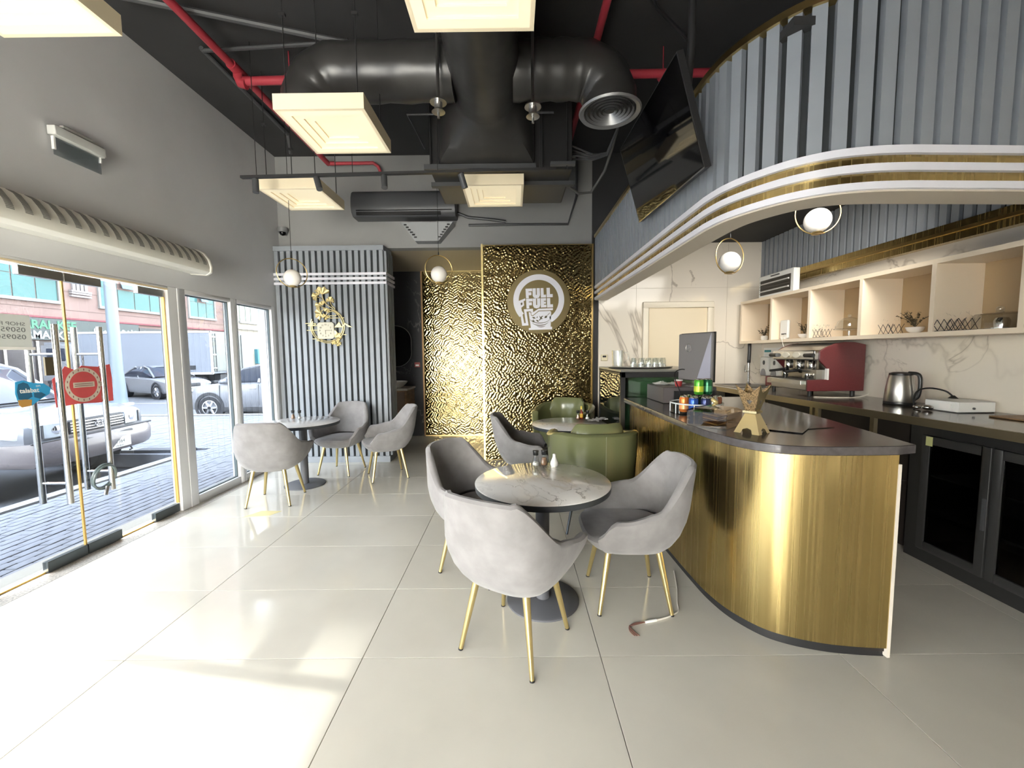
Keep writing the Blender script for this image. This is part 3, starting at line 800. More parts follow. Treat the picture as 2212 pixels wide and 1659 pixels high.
# ------------------------------------------------------------------ chairs and tables
def chair_proto():
    t = thing('velvet_chair', '', 'chair', (0, 0, 0), 0, 'grey velvet armchairs with champagne legs')
    TH = 124; NT = 56
    def ztop(th):
        a = abs(th)
        z = .872 - .24 * smooth01((a - 36) / 40.0) - .035 * smooth01((a - 74) / 30)
        z -= .11 * smooth01((a - 108) / 16.0) ** 1.5
        if a < 36: z -= .012 * (a / 36.0) ** 4
        return z
    def pt(th, z, ins=0.0):
        a = math.radians(th); s_, c_ = math.sin(a), math.cos(a)
        n = 2.9; rho = (abs(s_) ** n + abs(c_) ** n) ** (-1 / n)
        s = interp(z, [.35, .375, .41, .46, .53, .62, .92], [.165, .215, .25, .278, .298, .308, .312]) - ins
        k = max(0.0, min(1.0, (z - .60) / .30))
        x = s * 1.05 * rho * s_ * (1 - .16 * k)
        fy = 1.0 if c_ > 0 else 1.38
        y = -s * .97 * rho * c_ * fy
        y -= .085 * max(0.0, c_) ** .7 * max(0.0, (z - .42) / .48)
        x *= 1 + .10 * smooth01((abs(th) - 60) / 50) * smooth01((z - .4) / .2)
        return (x, y, z)
    rings = []
    for i in range(NT + 1):
        th = -TH + 2 * TH * i / NT
        zt = ztop(th); ring = []
        for v in (0, .06, .14, .25, .4, .55, .7, .85, .95): ring.append(pt(th, .352 + (zt - .352) * v))
        m1 = pt(th, zt - .004); ring.append(((m1[0]) * 1, m1[1], zt + .004 - .006))
        q = pt(th, zt, .012); ring.append((q[0], q[1], zt + .012))
        q = pt(th, zt, .030); ring.append((q[0], q[1], zt + .012))
        for v in (.96, .85, .7, .5, .3, .1):
            z = .44 + (zt - .44) * v; ring.append(pt(th, z, .047 + .012 * (1 - v)))
        rings.append(ring)
    b = MB(); b.loft(rings, False, False, True)
    n = len(rings[0])
    for rg, rev in ((rings[0], False), (rings[-1], True)):
        c = [sum(p[k] for p in rg) / n for k in range(3)]; c[1] += .02
        vs = rg + [tuple(c)]
        fs = [(i, i + 1, n) for i in range(n - 1)]
        if rev: fs = [tuple(reversed(f)) for f in fs]
        b.add(vs, fs, True)
    sh = b.build('backrest_shell', M_velvet, t, world=False)
    # seat cushion: rounded, projecting to the front
    rings = []
    for z, k in ((.346, .50), (.352, .62), (.375, .77), (.41, .90), (.445, .985), (.462, .94), (.470, .80), (.474, .5), (.475, .1)):
        ring = []
        for j in range(40):
            a = 2 * pi * j / 40; c_, s_ = math.cos(a), math.sin(a)
            e = 3.4; rho = (abs(c_) ** e + abs(s_) ** e) ** (-1 / e)
            ring.append((.262 * k * rho * c_ * (1 + .04 * s_), .02 + .262 * k * rho * s_ + (.012 if s_ > 0 else 0), z + (.006 * (1 - abs(c_)) if z > .45 else 0)))
        rings.append(ring)
    MB().loft(rings, True, True, True).build('seat', M_velvet, t, world=False)
    for sx in (-1, 1):
        for sy in (-1, 1):
            lg = MB().tube([(sx * .145, sy * .145, .365), (sx * .208, sy * .208, .006)], [.0195, .0115], 14).build('leg', M_goldleg, t, world=False)
            MB().tube([(sx * .208, sy * .208, .008), (sx * .209, sy * .209, 0)], .0125, 12).build('foot_cap', M_matblack, lg, world=False)
    return t
ch = chair_proto()
ctab = [((0.0, 2.06), (.506, .862), 'grey velvet chair seen from behind, nearest the camera'),
        ((.70, 2.45), (-1, .02), 'grey velvet chair right of the near round table, beside the brass counter'),
        ((-.24, 2.80), (.86, -.5), 'grey velvet chair left behind the near round table, its inside in shade'),
        ((.13, 4.28), (1, -.05), 'grey velvet chair seen from the side at the farther table by the gold panel'),
        ((-2.51, 4.17), (-.14, .99), 'grey velvet chair seen from behind at the window table'),
        ((-2.253, 5.21), (-.14, -.99), 'grey velvet chair against the slatted column, facing the camera'),
        ((-1.585, 4.985), (-.9, -.44), 'grey velvet chair standing sideways right of the slatted column chair')]
for k, (p, f, lb) in enumerate(ctab):
    rz = math.atan2(-f[0], f[1])
    if k == 0: ch.location = (p[0], p[1], 0); ch.rotation_euler = (0, 0, rz); ch['label'] = lb
    else: dup(ch, (p[0], p[1], 0), rz, lb)
# round tables
tb = thing('round_table', '', 'table', (0, 0, 0), 0, 'round marble tables on black pedestals')
R = .408
MB().lathe([(0, .745), (R - .004, .745), (R, .7475), (R, .7485), (R - .004, .752), (0, .752)], n=72, caps=False).build('tabletop', M_tmarble, tb, world=False)
MB().lathe([(0, .715), (R - .002, .715), (R - .001, .718), (R - .001, .7449), (0, .7449)], n=72, caps=False).build('edge_band', M_edge, tb, world=False)
MB().tube([(0, 0, .02), (0, 0, .70)], .042, 24).lathe([(.16, .70), (.16, .715)]).build('pedestal', M_pedestal, tb, world=False)
MB().lathe([(.222, 0), (.222, .010), (.212, .016), (.05, .02), (.0, .02)], n=48).build('base_plate', M_pedestal, tb, world=False)
for k, (p, rz, lb) in enumerate((((.17, 2.41, 0), 0, 'round marble table nearest the camera, between the grey chairs'), ((-2.47, 4.68, 0), 1.9, 'round marble table beside the shop window'), ((.605, 4.38, 0), 4.0, 'round marble table in front of the gold panel with the sign'))):
    if k == 0: tb.location = p; tb['label'] = lb
    else: dup(tb, p, rz, lb)
# olive tub chairs
tc_ = thing('tub_chair', '', 'armchair', (0, 0, 0), 0, 'olive leather tub chairs')
def tub(th, z, ins):
    a = math.radians(th); s_, c_ = math.sin(a), math.cos(a)
    e = 2.4; rho = (abs(s_) ** e + abs(c_) ** e) ** (-1 / e)
    k = .372 + .018 * smooth01((z - .4) / .4) - ins
    return (k * rho * s_, -k * rho * c_ * (1.0 if c_ > 0 else 1.05), z)
rings = []
for i in range(61):
    th = -132 + 264 * i / 60
    zt = .845 - .06 * smooth01((abs(th) - 50) / 60)
    ring = []
    for z, ins in ((.38, .02), (.39, .006), (.41, 0)): ring.append(tub(th, z, ins))
    for v in (.3, .6, .85, .95): ring.append(tub(th, .41 + (zt - .41) * v, 0))
    for dz, ins in ((-.008, -.004), (.006, .008), (.012, .035), (.006, .062), (-.008, .074)): ring.append(tub(th, zt + dz, ins))
    for v in (.85, .5, .1): ring.append(tub(th, .42 + (zt - .42) * v, .072))
    rings.append(ring)
b = MB().loft(rings, False, False, True)
n = len(rings[0])
for rg, rev in ((rings[0], 0), (rings[-1], 1)):
    c = [sum(p[k] for p in rg) / n for k in range(3)]; c[1] += .02
    fs = [(i, i + 1, n) for i in range(n - 1)] + [(n - 1, 0, n)]
    b.add(rg + [tuple(c)], fs if not rev else [tuple(reversed(f)) for f in fs], True)
b.build('shell', M_green, tc_, world=False)
rg = []
for z, k in ((.375, .9), (.40, 1.0), (.52, 1.0), (.548, .95), (.556, .7), (.558, .1)):
    rg.append([(k * .30 * math.cos(2 * pi * j / 36) * 1.0, .03 + k * .33 * math.sin(2 * pi * j / 36), z) for j in range(36)])
MB().loft(rg, True, True, True).build('seat_cushion', M_green, tc_, world=False)
rg = []
for i in range(21):
    th = -62 + 124 * i / 20; e = 1 - abs(i - 10) / 10.0; h = .34 * min(1, (e * 3.2) ** .5) if e > 0 else .02; ring = []
    w = .052 * min(1.0, .25 + 2.2 * e)
    for j in range(14):
        a = 2 * pi * j / 14
        p = tub(th, .74, .135 + w * math.cos(a)); ring.append((p[0], p[1], .755 + h * .5 * math.sin(a)))
    rg.append(ring)
MB().loft(rg, True, True, True).build('back_cushion', M_green, tc_, world=False)
MB().tube([(0, -.394, .42), (0, -.397, .6), (0, -.400, .84)], .0035, 6).build('back_seam', mat('pale_olive_seam', (132, 136, 104), .4), tc_, world=False)
MB().lathe([(.33, .355), (.36, .36), (.36, .385), (.33, .39)], n=40).build('base_ring', M_matblack, tc_, world=False)
for sx in (-1, 1):
    for sy in (-1, 1):
        MB().tube([(sx * .20, sy * .2, .36), (sx * .30, sy * .29, .0)], [.015, .010], 10).build('leg', mat('dark_blue_grey_metal', (52, 58, 66), .35, .6), tc_, world=False)
tc_.location = (.70, 3.63, 0); tc_.rotation_euler = (0, 0, .12); tc_['label'] = 'olive leather tub chair with its back to the camera, between two round tables'
dup(tc_, (.64, 5.2, 0), math.atan2(.45, -.9), 'olive leather tub chair behind the farther table, facing it')
# shakers and small table ware --------------------------------------------
M_salt = mat('white_salt', (240, 238, 232), .8); M_pepper = mat('brown_pepper', (150, 112, 82), .8, noise=(120, .3)); M_lid = mat('black_lid', (34, 34, 34), .3)
def shaker(p, fill, lb, grp):
    s = thing('shaker', lb, 'shaker', p, group=grp)
    MB().lathe([(.0255, 0), (.026, .004), (.024, .02), (.0145, .062), (.0155, .072)], p, 18, True).build('glass_body', M_tglass, s)
    MB().lathe([(.0225, .002), (.0225, .006), (.021, .02)] if fill is M_salt else [(.0225, .002), (.0225, .006), (.014, .05)], p, 14).build('contents', fill, s)
    MB().lathe([(.0165, .070), (.019, .074), (.018, .088), (.0215, .098), (.020, .102), (.004, .104)], p, 18).build('lid', M_lid, s)
shaker((.150, 2.752, .752), M_salt, 'glass salt shaker with black lid on the nearest table, left of the pepper', 'salt and pepper shakers')
shaker((.208, 2.764, .752), M_pepper, 'glass pepper shaker with black lid on the nearest table', 'salt and pepper shakers')
shaker((-2.695, 4.90, .752), M_pepper, 'glass pepper shaker with black lid on the window table', 'salt and pepper shakers')
shaker((-2.615, 4.90, .752), M_salt, 'glass salt shaker with black lid on the window table', 'salt and pepper shakers')
shaker((.745, 4.66, .752), M_pepper, 'dark shaker left of the sauce bottle on the farther table', 'salt and pepper shakers')
shaker((.855, 4.66, .752), M_salt, 'glass salt shaker right of the sauce bottle on the farther table', 'salt and pepper shakers')
v = MB().lathe([(.022, 0), (.0285, .014), (.027, .028), (.014, .058), (.0105, .072), (.012, .080), (.009, .086), (.002, .087)], (.275, 2.722, .752), 22).build('bud_vase', M_ceramic, None, origin=(.275, 2.722, .752)); tag(v, 'small white ceramic bottle beside the shakers on the nearest table', 'bottle')
hs = thing('sauce_bottle', 'hot sauce bottle with yellow cap on the farther table', 'bottle', (.79, 4.69, .752))
MB().lathe([(.019, 0), (.021, .004), (.021, .07), (.010, .098), (.009, .115)], (.79, 4.69, .752), 16).build('bottle', mat('red_sauce', (150, 58, 36), .2), hs); MB().lathe([(.0215, .016), (.0215, .062)], (.79, 4.69, .752), 16, False).build('label_band', mat('yellow_label', (226, 176, 60), .5), hs)
MB().lathe([(.011, .112), (.011, .145), (.006, .15)], (.79, 4.69, .752), 14).build('cap', mat('yellow_cap', (240, 214, 84), .4), hs)
ts = thing('tissue_pile', 'crumpled white tissues on the farther table', 'tissues', (.90, 4.52, .752))
random.seed(3)
for k in range(4):
    b = MB(); g = 7; vs = []
    for j in range(g):
        for i in range(g): vs.append((.86 + .03 * k + .12 * (i / (g - 1) - .5) + .03, 4.52 + .11 * (j / (g - 1) - .5) - .015 * k, .755 + .008 * k + .018 * random.random()))
    b.add(vs, [(j * g + i, j * g + i + 1, (j + 1) * g + i + 1, (j + 1) * g + i) for j in range(g - 1) for i in range(g - 1)], True); b.build('tissue', M_paper, ts)
# on the floor
cb = thing('loose_cable', 'white cable trailing on the floor from the brass counter, frayed brown end', 'cable', (.85, 2.2, 0))
MB().tube(catmull([(1.10, 2.70, .01), (1.04, 2.5, .006), (.985, 2.36, .005), (.955, 2.275, .005), (.88, 2.225, .005), (.80, 2.195, .005)], 6), .005, 8).build('cord', M_wire, cb)
MB().tube([(.80, 2.195, .006), (.73, 2.178, .006)], .007, 8).build('sleeve', M_white, cb)
for k in range(3): MB().tube(catmull([(.73, 2.178, .006), (.67, 2.17 - .006 * k, .006), (.63, 2.14, .006 + .002 * k), (.625 + .01 * k, 2.10, .005), (.64 + .012 * k, 2.07, .005)], 5), .0028, 6).build('wire_end', mat('brown_wire', (120, 84, 74), .5), cb)
yp = B((-2.56, 3.70, .0008), (-2.56 + .001, 3.701, .0015)); yp = MB().prism([(-2.575, 3.715), (-2.345, 3.755), (-2.285, 3.865), (-2.49, 3.87)], .0005, .003, lambda x, y, z: (x, y, z)).build('paper_slip', mat('pale_yellow_paper', (240, 228, 170), .6), None, origin=(-2.43, 3.8, 0))
tag(yp, 'pale yellow slip of paper lying on the floor near the window', 'paper')
# ------------------------------------------------------------------ bar counter
ctr_path = [(1.14, 3.95), (1.14, 3.5), (1.14, 3.0)] + catmull([(1.145, 2.8), (1.152, 2.6), (1.166, 2.40), (1.21, 2.216), (1.30, 2.065), (1.405, 1.988), (1.55, 1.935), (1.69, 1.91), (1.83, 1.897)], 5)
bc = thing('bar_counter', 'curved bar counter with brushed brass front and dark stone top', 'bar counter', (1.5, 2.6, 0))
MB().ribbon(ctr_path, .055, 1.03, .02).build('brass_front', M_brass, bc)
MB().ribbon(ctr_path, 0, .055, .02, .02).build('plinth', M_matblack, bc)
top = [(1.083, 3.96), (1.083, 3.0)] + catmull([(1.085, 2.7), (1.088, 2.4), (1.112, 2.2), (1.165, 2.03), (1.28, 1.912), (1.46, 1.872), (1.64, 1.866), (1.80, 1.868)], 5) + [(1.905, 1.895), (1.925, 2.0), (2.05, 2.61), (2.19, 3.46), (2.26, 3.96)]
MB().prism(list(reversed(top)), 1.032, 1.075, lambda x, y, z: (x, y, z)).build('stone_top', M_counter, bc, bevel=.003)
MB().prism([(1.83, 1.91), (1.98, 2.6), (2.12, 3.45), (2.18, 3.95), (1.17, 3.95), (1.17, 2.9), (1.19, 2.42), (1.24, 2.22), (1.32, 2.085), (1.42, 2.01), (1.56, 1.96), (1.7, 1.93)], .03, 1.03, lambda x, y, z: (x, y, z)).build('carcass', M_cabin, bc)
B((1.828, 1.893, .01), (1.842, 1.93, .98)).build('peeling_edge', mat('bare_edging', (222, 214, 200), .6), bc)
# glass display case ------------------------------------------------------
dc = thing('display_case', 'black framed glass display case at the far end of the counter', 'display case', (1.5, 4.5, 0))
fr = MB()
X0, X1, Y0, Y1, ZT = 1.07, 1.98, 4.02, 5.05, 1.345
for x in (X0, X1 - .045):
    for y in (Y0, Y1 - .045): fr.box((x, y, 0), (x + .045, y + .045, ZT - .02))
fr.box((X0, Y0, ZT - .075), (X1, Y0 + .045, ZT - .02)); fr.box((X0, Y0, ZT - .05), (X0 + .03, Y1, ZT - .02)); fr.box((X1 - .03, Y0, ZT - .05), (X1, Y1, ZT - .02)); fr.box((X0, Y0 + .045, 0), (X1, Y1, .42))
fr.build('frame', M_matblack, dc, bevel=.002)
B((X0 - .004, Y0 - .004, ZT - .02), (X1, Y1, ZT)).build('top_panel', mat('grey_case_top', (120, 118, 112), .3), dc)
B((X0 + .045, Y0 + .012, .42), (X1 - .045, Y0 + .02, ZT - .075)).build('front_glass', M_cglass, dc)
B((X0 + .004, Y0 + .045, .05), (X0 + .012, Y1 - .045, ZT - .05)).build('side_glass', mat('dark_side_glass', (26, 32, 30), .03, spec=.8), dc)
B((X0 + .05, Y0 + .36, .42), (X1 - .045, Y0 + .38, ZT - .075)).build('rear_panel', mat('pale_green_panel', (232, 238, 226), .4), dc)
for z in (.72, 1.0): B((X0 + .04, Y0 + .05, z), (X1 - .05, Y0 + .355, z + .008)).build('shelf', M_cglass, dc)
# tray with glassware on top of the case
tr = MB().lathe([(0, 0), (.30, 0), (.325, .008), (.33, .018), (.322, .018), (.30, .008), (0, .006)], (0, 0, 0), 40)
tr.v = [(x * 1.06 + 1.40, y * .72 + 4.48, z + 1.345) for x, y, z in tr.v]
tag(tr.build('serving_tray', M_bsteel, None, origin=(1.40, 4.48, 1.345)), 'oval steel serving tray holding the glassware on the display case', 'tray')
jg = thing('glass_jug', 'tall clear glass jug at the left end of the tray', 'jug', (1.16, 4.50, 1.353))
MB().lathe([(.055, 0), (.058, .01), (.06, .10), (.066, .19), (.062, .19), (.056, .10), (.05, .012), (0, .012)], (1.16, 4.50, 1.353), 24, False).build('jug_body', M_tglass, jg)
MB().tube(catmull([(1.22, 4.49, 1.52), (1.262, 4.48, 1.51), (1.268, 4.48, 1.45), (1.22, 4.49, 1.40)], 5), .007, 8).build('handle', M_tglass, jg)
mugp = None
mpos = [(1.29, 4.36), (1.365, 4.33), (1.44, 4.32), (1.515, 4.34), (1.59, 4.39), (1.33, 4.46), (1.42, 4.44), (1.50, 4.45), (1.575, 4.49), (1.645, 4.46)]
ml = ['first', 'second', 'third', 'fourth', 'fifth']
for k, (x, y) in enumerate(mpos):
    lb = 'clear glass mug in the %s row on the tray, %s from the jug' % ('front' if k < 5 else 'back', ml[k % 5])
    if mugp is None:
        mugp = thing('glass_mug', lb, 'mug', (x, y, 1.353), 0, 'glass mugs on the tray')
        MB().lathe([(.030, 0), (.033, .006), (.030, .06), (.024, .105), (.021, .105), (.027, .06), (.029, .01), (0, .01)], n=20, caps=False).build('mug_body', M_tglass, mugp, world=False)
        MB().lathe([(.0285, .008), (.0275, .034), (.012, .042), (0, .043)], n=16).build('mug_bottom', M_ceramic, mugp, world=False)
        MB().tube(catmull([(.029, 0, .08), (.055, 0, .075), (.058, 0, .045), (.032, 0, .025)], 4), .004, 6).build('handle', M_tglass, mugp, world=False)
    else: dup(mugp, (x, y, 1.353), k * .9, lb)
th = thing('thermostat', 'small white wall thermostat behind the glass jug', 'thermostat', (1.27, YB - .01, 1.45))
B((1.235, YB - .02, 1.40), (1.325, YB, 1.49)).build('plate', mat('ivory_plastic', (226, 216, 184), .5), th, bevel=.004); B((1.255, YB - .024, 1.45), (1.305, YB - .019, 1.475)).build('display', M_matblack, th)
# till box, plates, monitor
tl = thing('till_box', 'dark grey low till box behind the drink cans', 'box', (1.5, 3.7, 1.075))
B((1.30, 3.50, 1.076), (1.76, 3.93, 1.215)).build('body', mat('slate_box', (94, 88, 88), .4), tl, bevel=.004); B((1.39, 3.492, 1.09), (1.74, 3.501, 1.185)).build('recess', M_matblack, tl)
mo = thing('desktop_monitor', 'grey all-in-one computer seen from behind on the till box', 'computer', (1.64, 3.56, 1.215))
p0, p1 = Vector((1.545, 3.74, 0)), Vector((1.665, 3.36, 0)); dd = (p1 - p0).normalized(); no = Vector((dd.y, -dd.x, 0))
if no.y > 0: no = -no
def mslab(a, b, z0, z1, n0, n1, nm, m, bv=.0):
    q = [p0 + (p1 - p0) * a, p0 + (p1 - p0) * b]; v = []
    for z in (z0, z1):
        for p, nn_ in ((q[0], n0), (q[1], n0), (q[1], n1), (q[0], n1)): v.append(tuple(p + no * nn_ + Vector((0, 0, z))))
    return MB().add(v, [(0, 3, 2, 1), (4, 5, 6, 7), (0, 1, 5, 4), (1, 2, 6, 5), (2, 3, 7, 6), (3, 0, 4, 7)]).build(nm, m, mo, bevel=bv)
M_pc = mat('pc_grey', (128, 124, 124), .4)
mslab(0, 1, 1.27, 1.68, 0, .03, 'rear_casing', M_pc, .006); mslab(0, 1, 1.265, 1.685, -.012, 0, 'screen_bezel', M_matblack)
b = MB(); q = lambda a, z, n_: tuple(p0 + (p1 - p0) * a + no * n_ + Vector((0, 0, z)))
b.add([q(.98, 1.675, .031), q(.60, 1.28, .031), q(.98, 1.28, .031), q(.98, 1.675, .033), q(.60, 1.28, .033), q(.98, 1.28, .033)], [(0, 1, 2), (5, 4, 3), (0, 3, 4, 1), (1, 4, 5, 2), (2, 5, 3, 0)]).build('side_wedge', mat('pc_light_grey', (176, 176, 190), .4), mo)
lg = MB(); cx = p0 + (p1 - p0) * .33 + no * .0315 + Vector((0, 0, 1.555))
lg.tube([tuple(cx + dd * (.034 * math.cos(a)) + Vector((0, 0, .034 * math.sin(a)))) for a in [2 * pi * k / 20 for k in range(20)]], .0028, 6, True)
for sx in (-.010, .010):
    lg.tube([tuple(cx + dd * (sx + .006) + Vector((0, 0, .030 if sx < 0 else .012))), tuple(cx + dd * (sx - .004) + Vector((0, 0, -.012 if sx < 0 else -.03)))], .0028, 6)
lg.tube([tuple(cx + dd * -.012 + Vector((0, 0, .012))), tuple(cx + dd * -.002 + Vector((0, 0, .008))), tuple(cx + dd * -.006 + Vector((0, 0, -.012)))], .0024, 6); lg.tube([tuple(cx + dd * .014 + Vector((0, 0, .012))), tuple(cx + dd * .018 + Vector((0, 0, .0))), tuple(cx + dd * .008 + Vector((0, 0, -.01)))], .0024, 6)
lg.build('round_emblem', mat('silver_mark', (196, 192, 184), .2, .7), mo)
B((1.60, 3.50, 1.215), (1.67, 3.60, 1.30)).build('stand_neck', M_pc, mo); B((1.54, 3.52, 1.2155), (1.74, 3.66, 1.224)).build('stand_foot', M_pc, mo)
MB().tube(catmull([(1.56, 3.66, 1.36), (1.50, 3.63, 1.365), (1.44, 3.60, 1.34), (1.42, 3.55, 1.28), (1.43, 3.49, 1.20), (1.44, 3.42, 1.08)], 5), .0045, 8).build('power_cable', M_bwire, mo)
for k, (x, y, lb) in enumerate(((1.40, 3.82, 'white paper plate of wrappers on the till box, left of the red cup'), (1.53, 3.80, 'white paper plate with crumpled napkin on the till box behind the red cup'))):
    pt_ = thing('paper_plate', lb, 'plate', (x, y, 1.216), group='paper plates on the till box')
    MB().lathe([(0, 0), (.06, 0), (.085, .012), (.083, .014), (.06, .003), (0, .003)], (x, y, 1.216), 24).build('plate', M_paper, pt_)
    b = MB(); g = 6; random.seed(k + 11)
    b.add([(x - .055 + .11 * i / 5, y - .05 + .1 * j / 5, 1.22 + .045 * random.random() * (1 - abs(i - 2.5) / 3)) for j in range(g) for i in range(g)], [(j * g + i, j * g + i + 1, (j + 1) * g + i + 1, (j + 1) * g + i) for j in range(5) for i in range(5)], True); b.build('crumpled_napkin', M_paper, pt_)
rc = thing('paper_cup', 'small red printed paper cup on the till box', 'cup', (1.47, 3.60, 1.216))
MB().lathe([(.026, 0), (.034, .055), (.035, .058)], (1.47, 3.60, 1.216), 20).build('cup_body', mat('cup_red', (178, 60, 62), .5), rc); MB().lathe([(.033, .048), (.036, .056), (.033, .06)], (1.47, 3.60, 1.216), 20, False).build('cup_rim', M_paper, rc)
# can rack ----------------------------------------------------------------
cr = thing('can_rack', 'clear round acrylic rack holding the drink cans', 'rack', (1.40, 3.06, 1.075))
MB().lathe([(0, .001), (.175, .001), (.178, .006), (0, .007)], (1.40, 3.06, 1.075), 36).build('base', M_tglass, cr)
MB().tube([(1.40 + .178 * math.cos(2 * pi * k / 40), 3.06 + .178 * math.sin(2 * pi * k / 40), 1.075 + .075) for k in range(40)], .005, 8, True).build('rail', mat('acrylic_edge', (226, 232, 232), .1), cr)
for k in range(8):
    a = 2 * pi * k / 8 + .3; MB().tube([(1.40 + .178 * math.cos(a), 3.06 + .178 * math.sin(a), 1.077), (1.40 + .178 * math.cos(a), 3.06 + .178 * math.sin(a), 1.15)], .004, 6).build('post', _mats['acrylic_edge'], cr)
B((1.30, 3.243, 1.078), (1.50, 3.249, 1.14)).build('back_panel', M_tglass, cr)
canp = {}
def can(p, colr, lb, col2=None):
    c = thing('drink_can', lb, 'can', p, group='drink cans in the acrylic rack')
    m = mat('can_%d_%d_%d' % colr, colr, .25, .5)
    MB().lathe([(.026, .008), (.033, .016), (.033, .104), (.028, .116)], p, 22, False).build('can_body', m, c)
    MB().lathe([(0, .117), (.024, .117), (.0265, .122), (.028, .118), (.0285, .114)], p, 22, False).build('can_lid', M_steel, c)
    MB().lathe([(0, .004), (.02, .004), (.023, 0), (.027, .010)], p, 22, False).build('can_base', M_steel, c)
    if col2: MB().lathe([(.0334, .03), (.0334, .07)], p, 22, False).build('can_band', mat('can_%d_%d_%d' % col2, col2, .3, .3), c)
zc = 1.082
can((1.288, 3.005, zc), (224, 128, 62), 'orange drink can at the left of the rack', (236, 168, 110))
can((1.325, 2.935, zc), (48, 88, 172), 'blue drink can in the front of the rack')
can((1.400, 2.915, zc), (58, 66, 108), 'dark navy drink can in the middle front of the rack')
can((1.465, 2.942, zc), (196, 202, 202), 'silver drink can in the front of the rack', (224, 230, 226))
can((1.528, 3.01, zc), (148, 96, 72), 'copper brown drink can at the right of the rack')
can((1.345, 3.085, zc), (40, 104, 66), 'dark green drink can standing low behind the orange can')
can((1.430, 3.01, zc), (58, 120, 84), 'green drink can in the centre of the rack carrying the upper cans')
can((1.36, 3.00, zc), (120, 124, 130), 'grey drink can in the centre of the rack behind the blue can')
can((1.475, 3.085, zc), (134, 84, 60), 'brown drink can in the back of the rack')
can((1.39, 3.00, zc + .124), (88, 176, 58), 'bright green and yellow can on top of the other cans', (196, 214, 66))
can((1.458, 3.012, zc + .124), (36, 104, 70), 'dark green can on top of the other cans', (70, 140, 96))
for o in [cr] + [o for o in COL.objects if o.name.startswith('drink_can')]:
    o.location = o.location + Vector((-.055, -.09, 0))
# acrylic box, incense burner, flyers
ab = thing('acrylic_box', 'clear lidded acrylic box with a twisted knob at the counter edge', 'box', (1.225, 2.455, 1.075), .72)
b = MB(); h = .115
for a, c in (((-h, -h, .002), (h, -h + .005, .085)), ((-h, h - .005, .002), (h, h, .085)), ((-h, -h, .002), (-h + .005, h, .085)), ((h - .005, -h, .002), (h, h, .085)), ((-h, -h, .001), (h, h, .006))): b.box(a, c)
b.build('box_body', glassy('smoky_acrylic', (226, 216, 202), 1.6), ab, world=False)
rgs = [[(k_ * h * c_, k_ * h * s_, z) for c_, s_ in ((-1, -1), (1, -1), (1, 1), (-1, 1))] for z, k_ in ((.086, 1.03), (.092, 1.03), (.108, .8), (.118, .3))]
MB().loft(rgs, True, True, False).build('lid', bpy.data.materials['smoky_acrylic'], ab, world=False)
MB().tube([(.0 + .012 * math.sin(t * .9), .012 * math.cos(t * .9), .118 + .006 * t) for t in range(9)], [.006, .007, .008, .010, .012, .013, .012, .010, .004], 10).build('knob', mat('amber_glass', (196, 176, 120), .1, .3), ab, world=False)
for k in range(5):
    MB().prism([(-.075, -.05), (.075, -.05), (0, .07)], .010 + .013 * k, .019 + .013 * k, lambda x, y, z: (x, y, z)).build('wrapped_snack', mat('brown_snack_wrap', (108, 84, 62), .35) if k % 2 else mat('gold_snack_wrap', (206, 184, 132), .3, .5), ab, world=False)
ib = thing('incense_burner', 'gold incense burner with flared scalloped top on the counter', 'incense burner', (1.32, 2.225, 1.075), .62)
M_ib = mat('shiny_gold_sheet', (214, 196, 148), .2, .8); M_ibp = mat('patterned_gold_sheet', (158, 132, 96), .35, .6, noise=(140, .6), bump=(140, .5, .004))
b = MB(); h0, h1 = .066, .026
for k in range(4):
    R_ = Matrix.Rotation(k * pi / 2, 3, 'Z'); pts = [(-h0, -h0, 0), (-.03, -h0, 0), (-.022, -.058, .022), (0, -.055, .03), (.022, -.058, .022), (.03, -h0, 0), (h0, -h0, 0), (h1, -h1, .11), (-h1, -h1, .11)]
    vs = [tuple(R_ @ Vector(p)) for p in pts]; b.add(vs, [tuple(range(9))])
b.build('lower_stand', M_ib, ib, world=False)
B((-.036, -.036, .11), (.036, .036, .122)).build('platform', M_ib, ib, world=False)
for k in range(4):
    R_ = Matrix.Rotation(k * pi / 2, 3, 'Z'); t1 = .066
    edge = [(-t1 + 2 * t1 * i / 10, .268 - .045 * math.sin(pi * i / 10)) for i in range(11)]
    o_, i_ = [], []
    def at(x, z, off): f = (z - .122) / (.268 - .122); d = .027 + (t1 - .027) * f; return (x, -d - off, z)
    low = [(-.027, .122), (.027, .122)]
    poly = low + [(x * ((.027 + (t1 - .027) * (z - .122) / .146) / t1), z) for x, z in reversed(edge)]
    n = len(poly); vs = [tuple(R_ @ Vector(at(x, z, 0))) for x, z in poly] + [tuple(R_ @ Vector(at(x, z, -.003))) for x, z in poly]
    MB().add(vs, [tuple(range(n)), tuple(reversed(range(n, 2 * n)))] + [(i, (i + 1) % n, n + (i + 1) % n, n + i) for i in range(n)]).build('flared_panel', M_ibp if k in (1, 3) else M_ib, ib, world=False)
MB().lathe([(0, .135), (.03, .14), (.045, .18), (.044, .182), (.028, .145)], n=18).build('coal_cup', M_bsteel, ib, world=False)
fm = mat('dark_glossy_flyer', (44, 36, 32), .15, noise=(18, .6)); random.seed(5)
for k, (x, y, rz, w, h, lb) in enumerate(((1.62, 2.46, .5, .30, .21, 'dark glossy flyer lowest in the fan on the counter'), (1.70, 2.40, .25, .30, .21, 'dark glossy flyer on top of the fan, toward the bar'), (1.58, 2.33, .8, .28, .20, 'dark glossy flyer on top of the fan, toward the incense burner'))):
    f = MB().obox((x, y, 1.0765 + .0022 * k), (w, h, .0016), rz).build('flyer', fm, None, origin=(x, y, 1.0757 + .0022 * k)); tag(f, lb, 'flyer', 'glossy flyers on the counter')
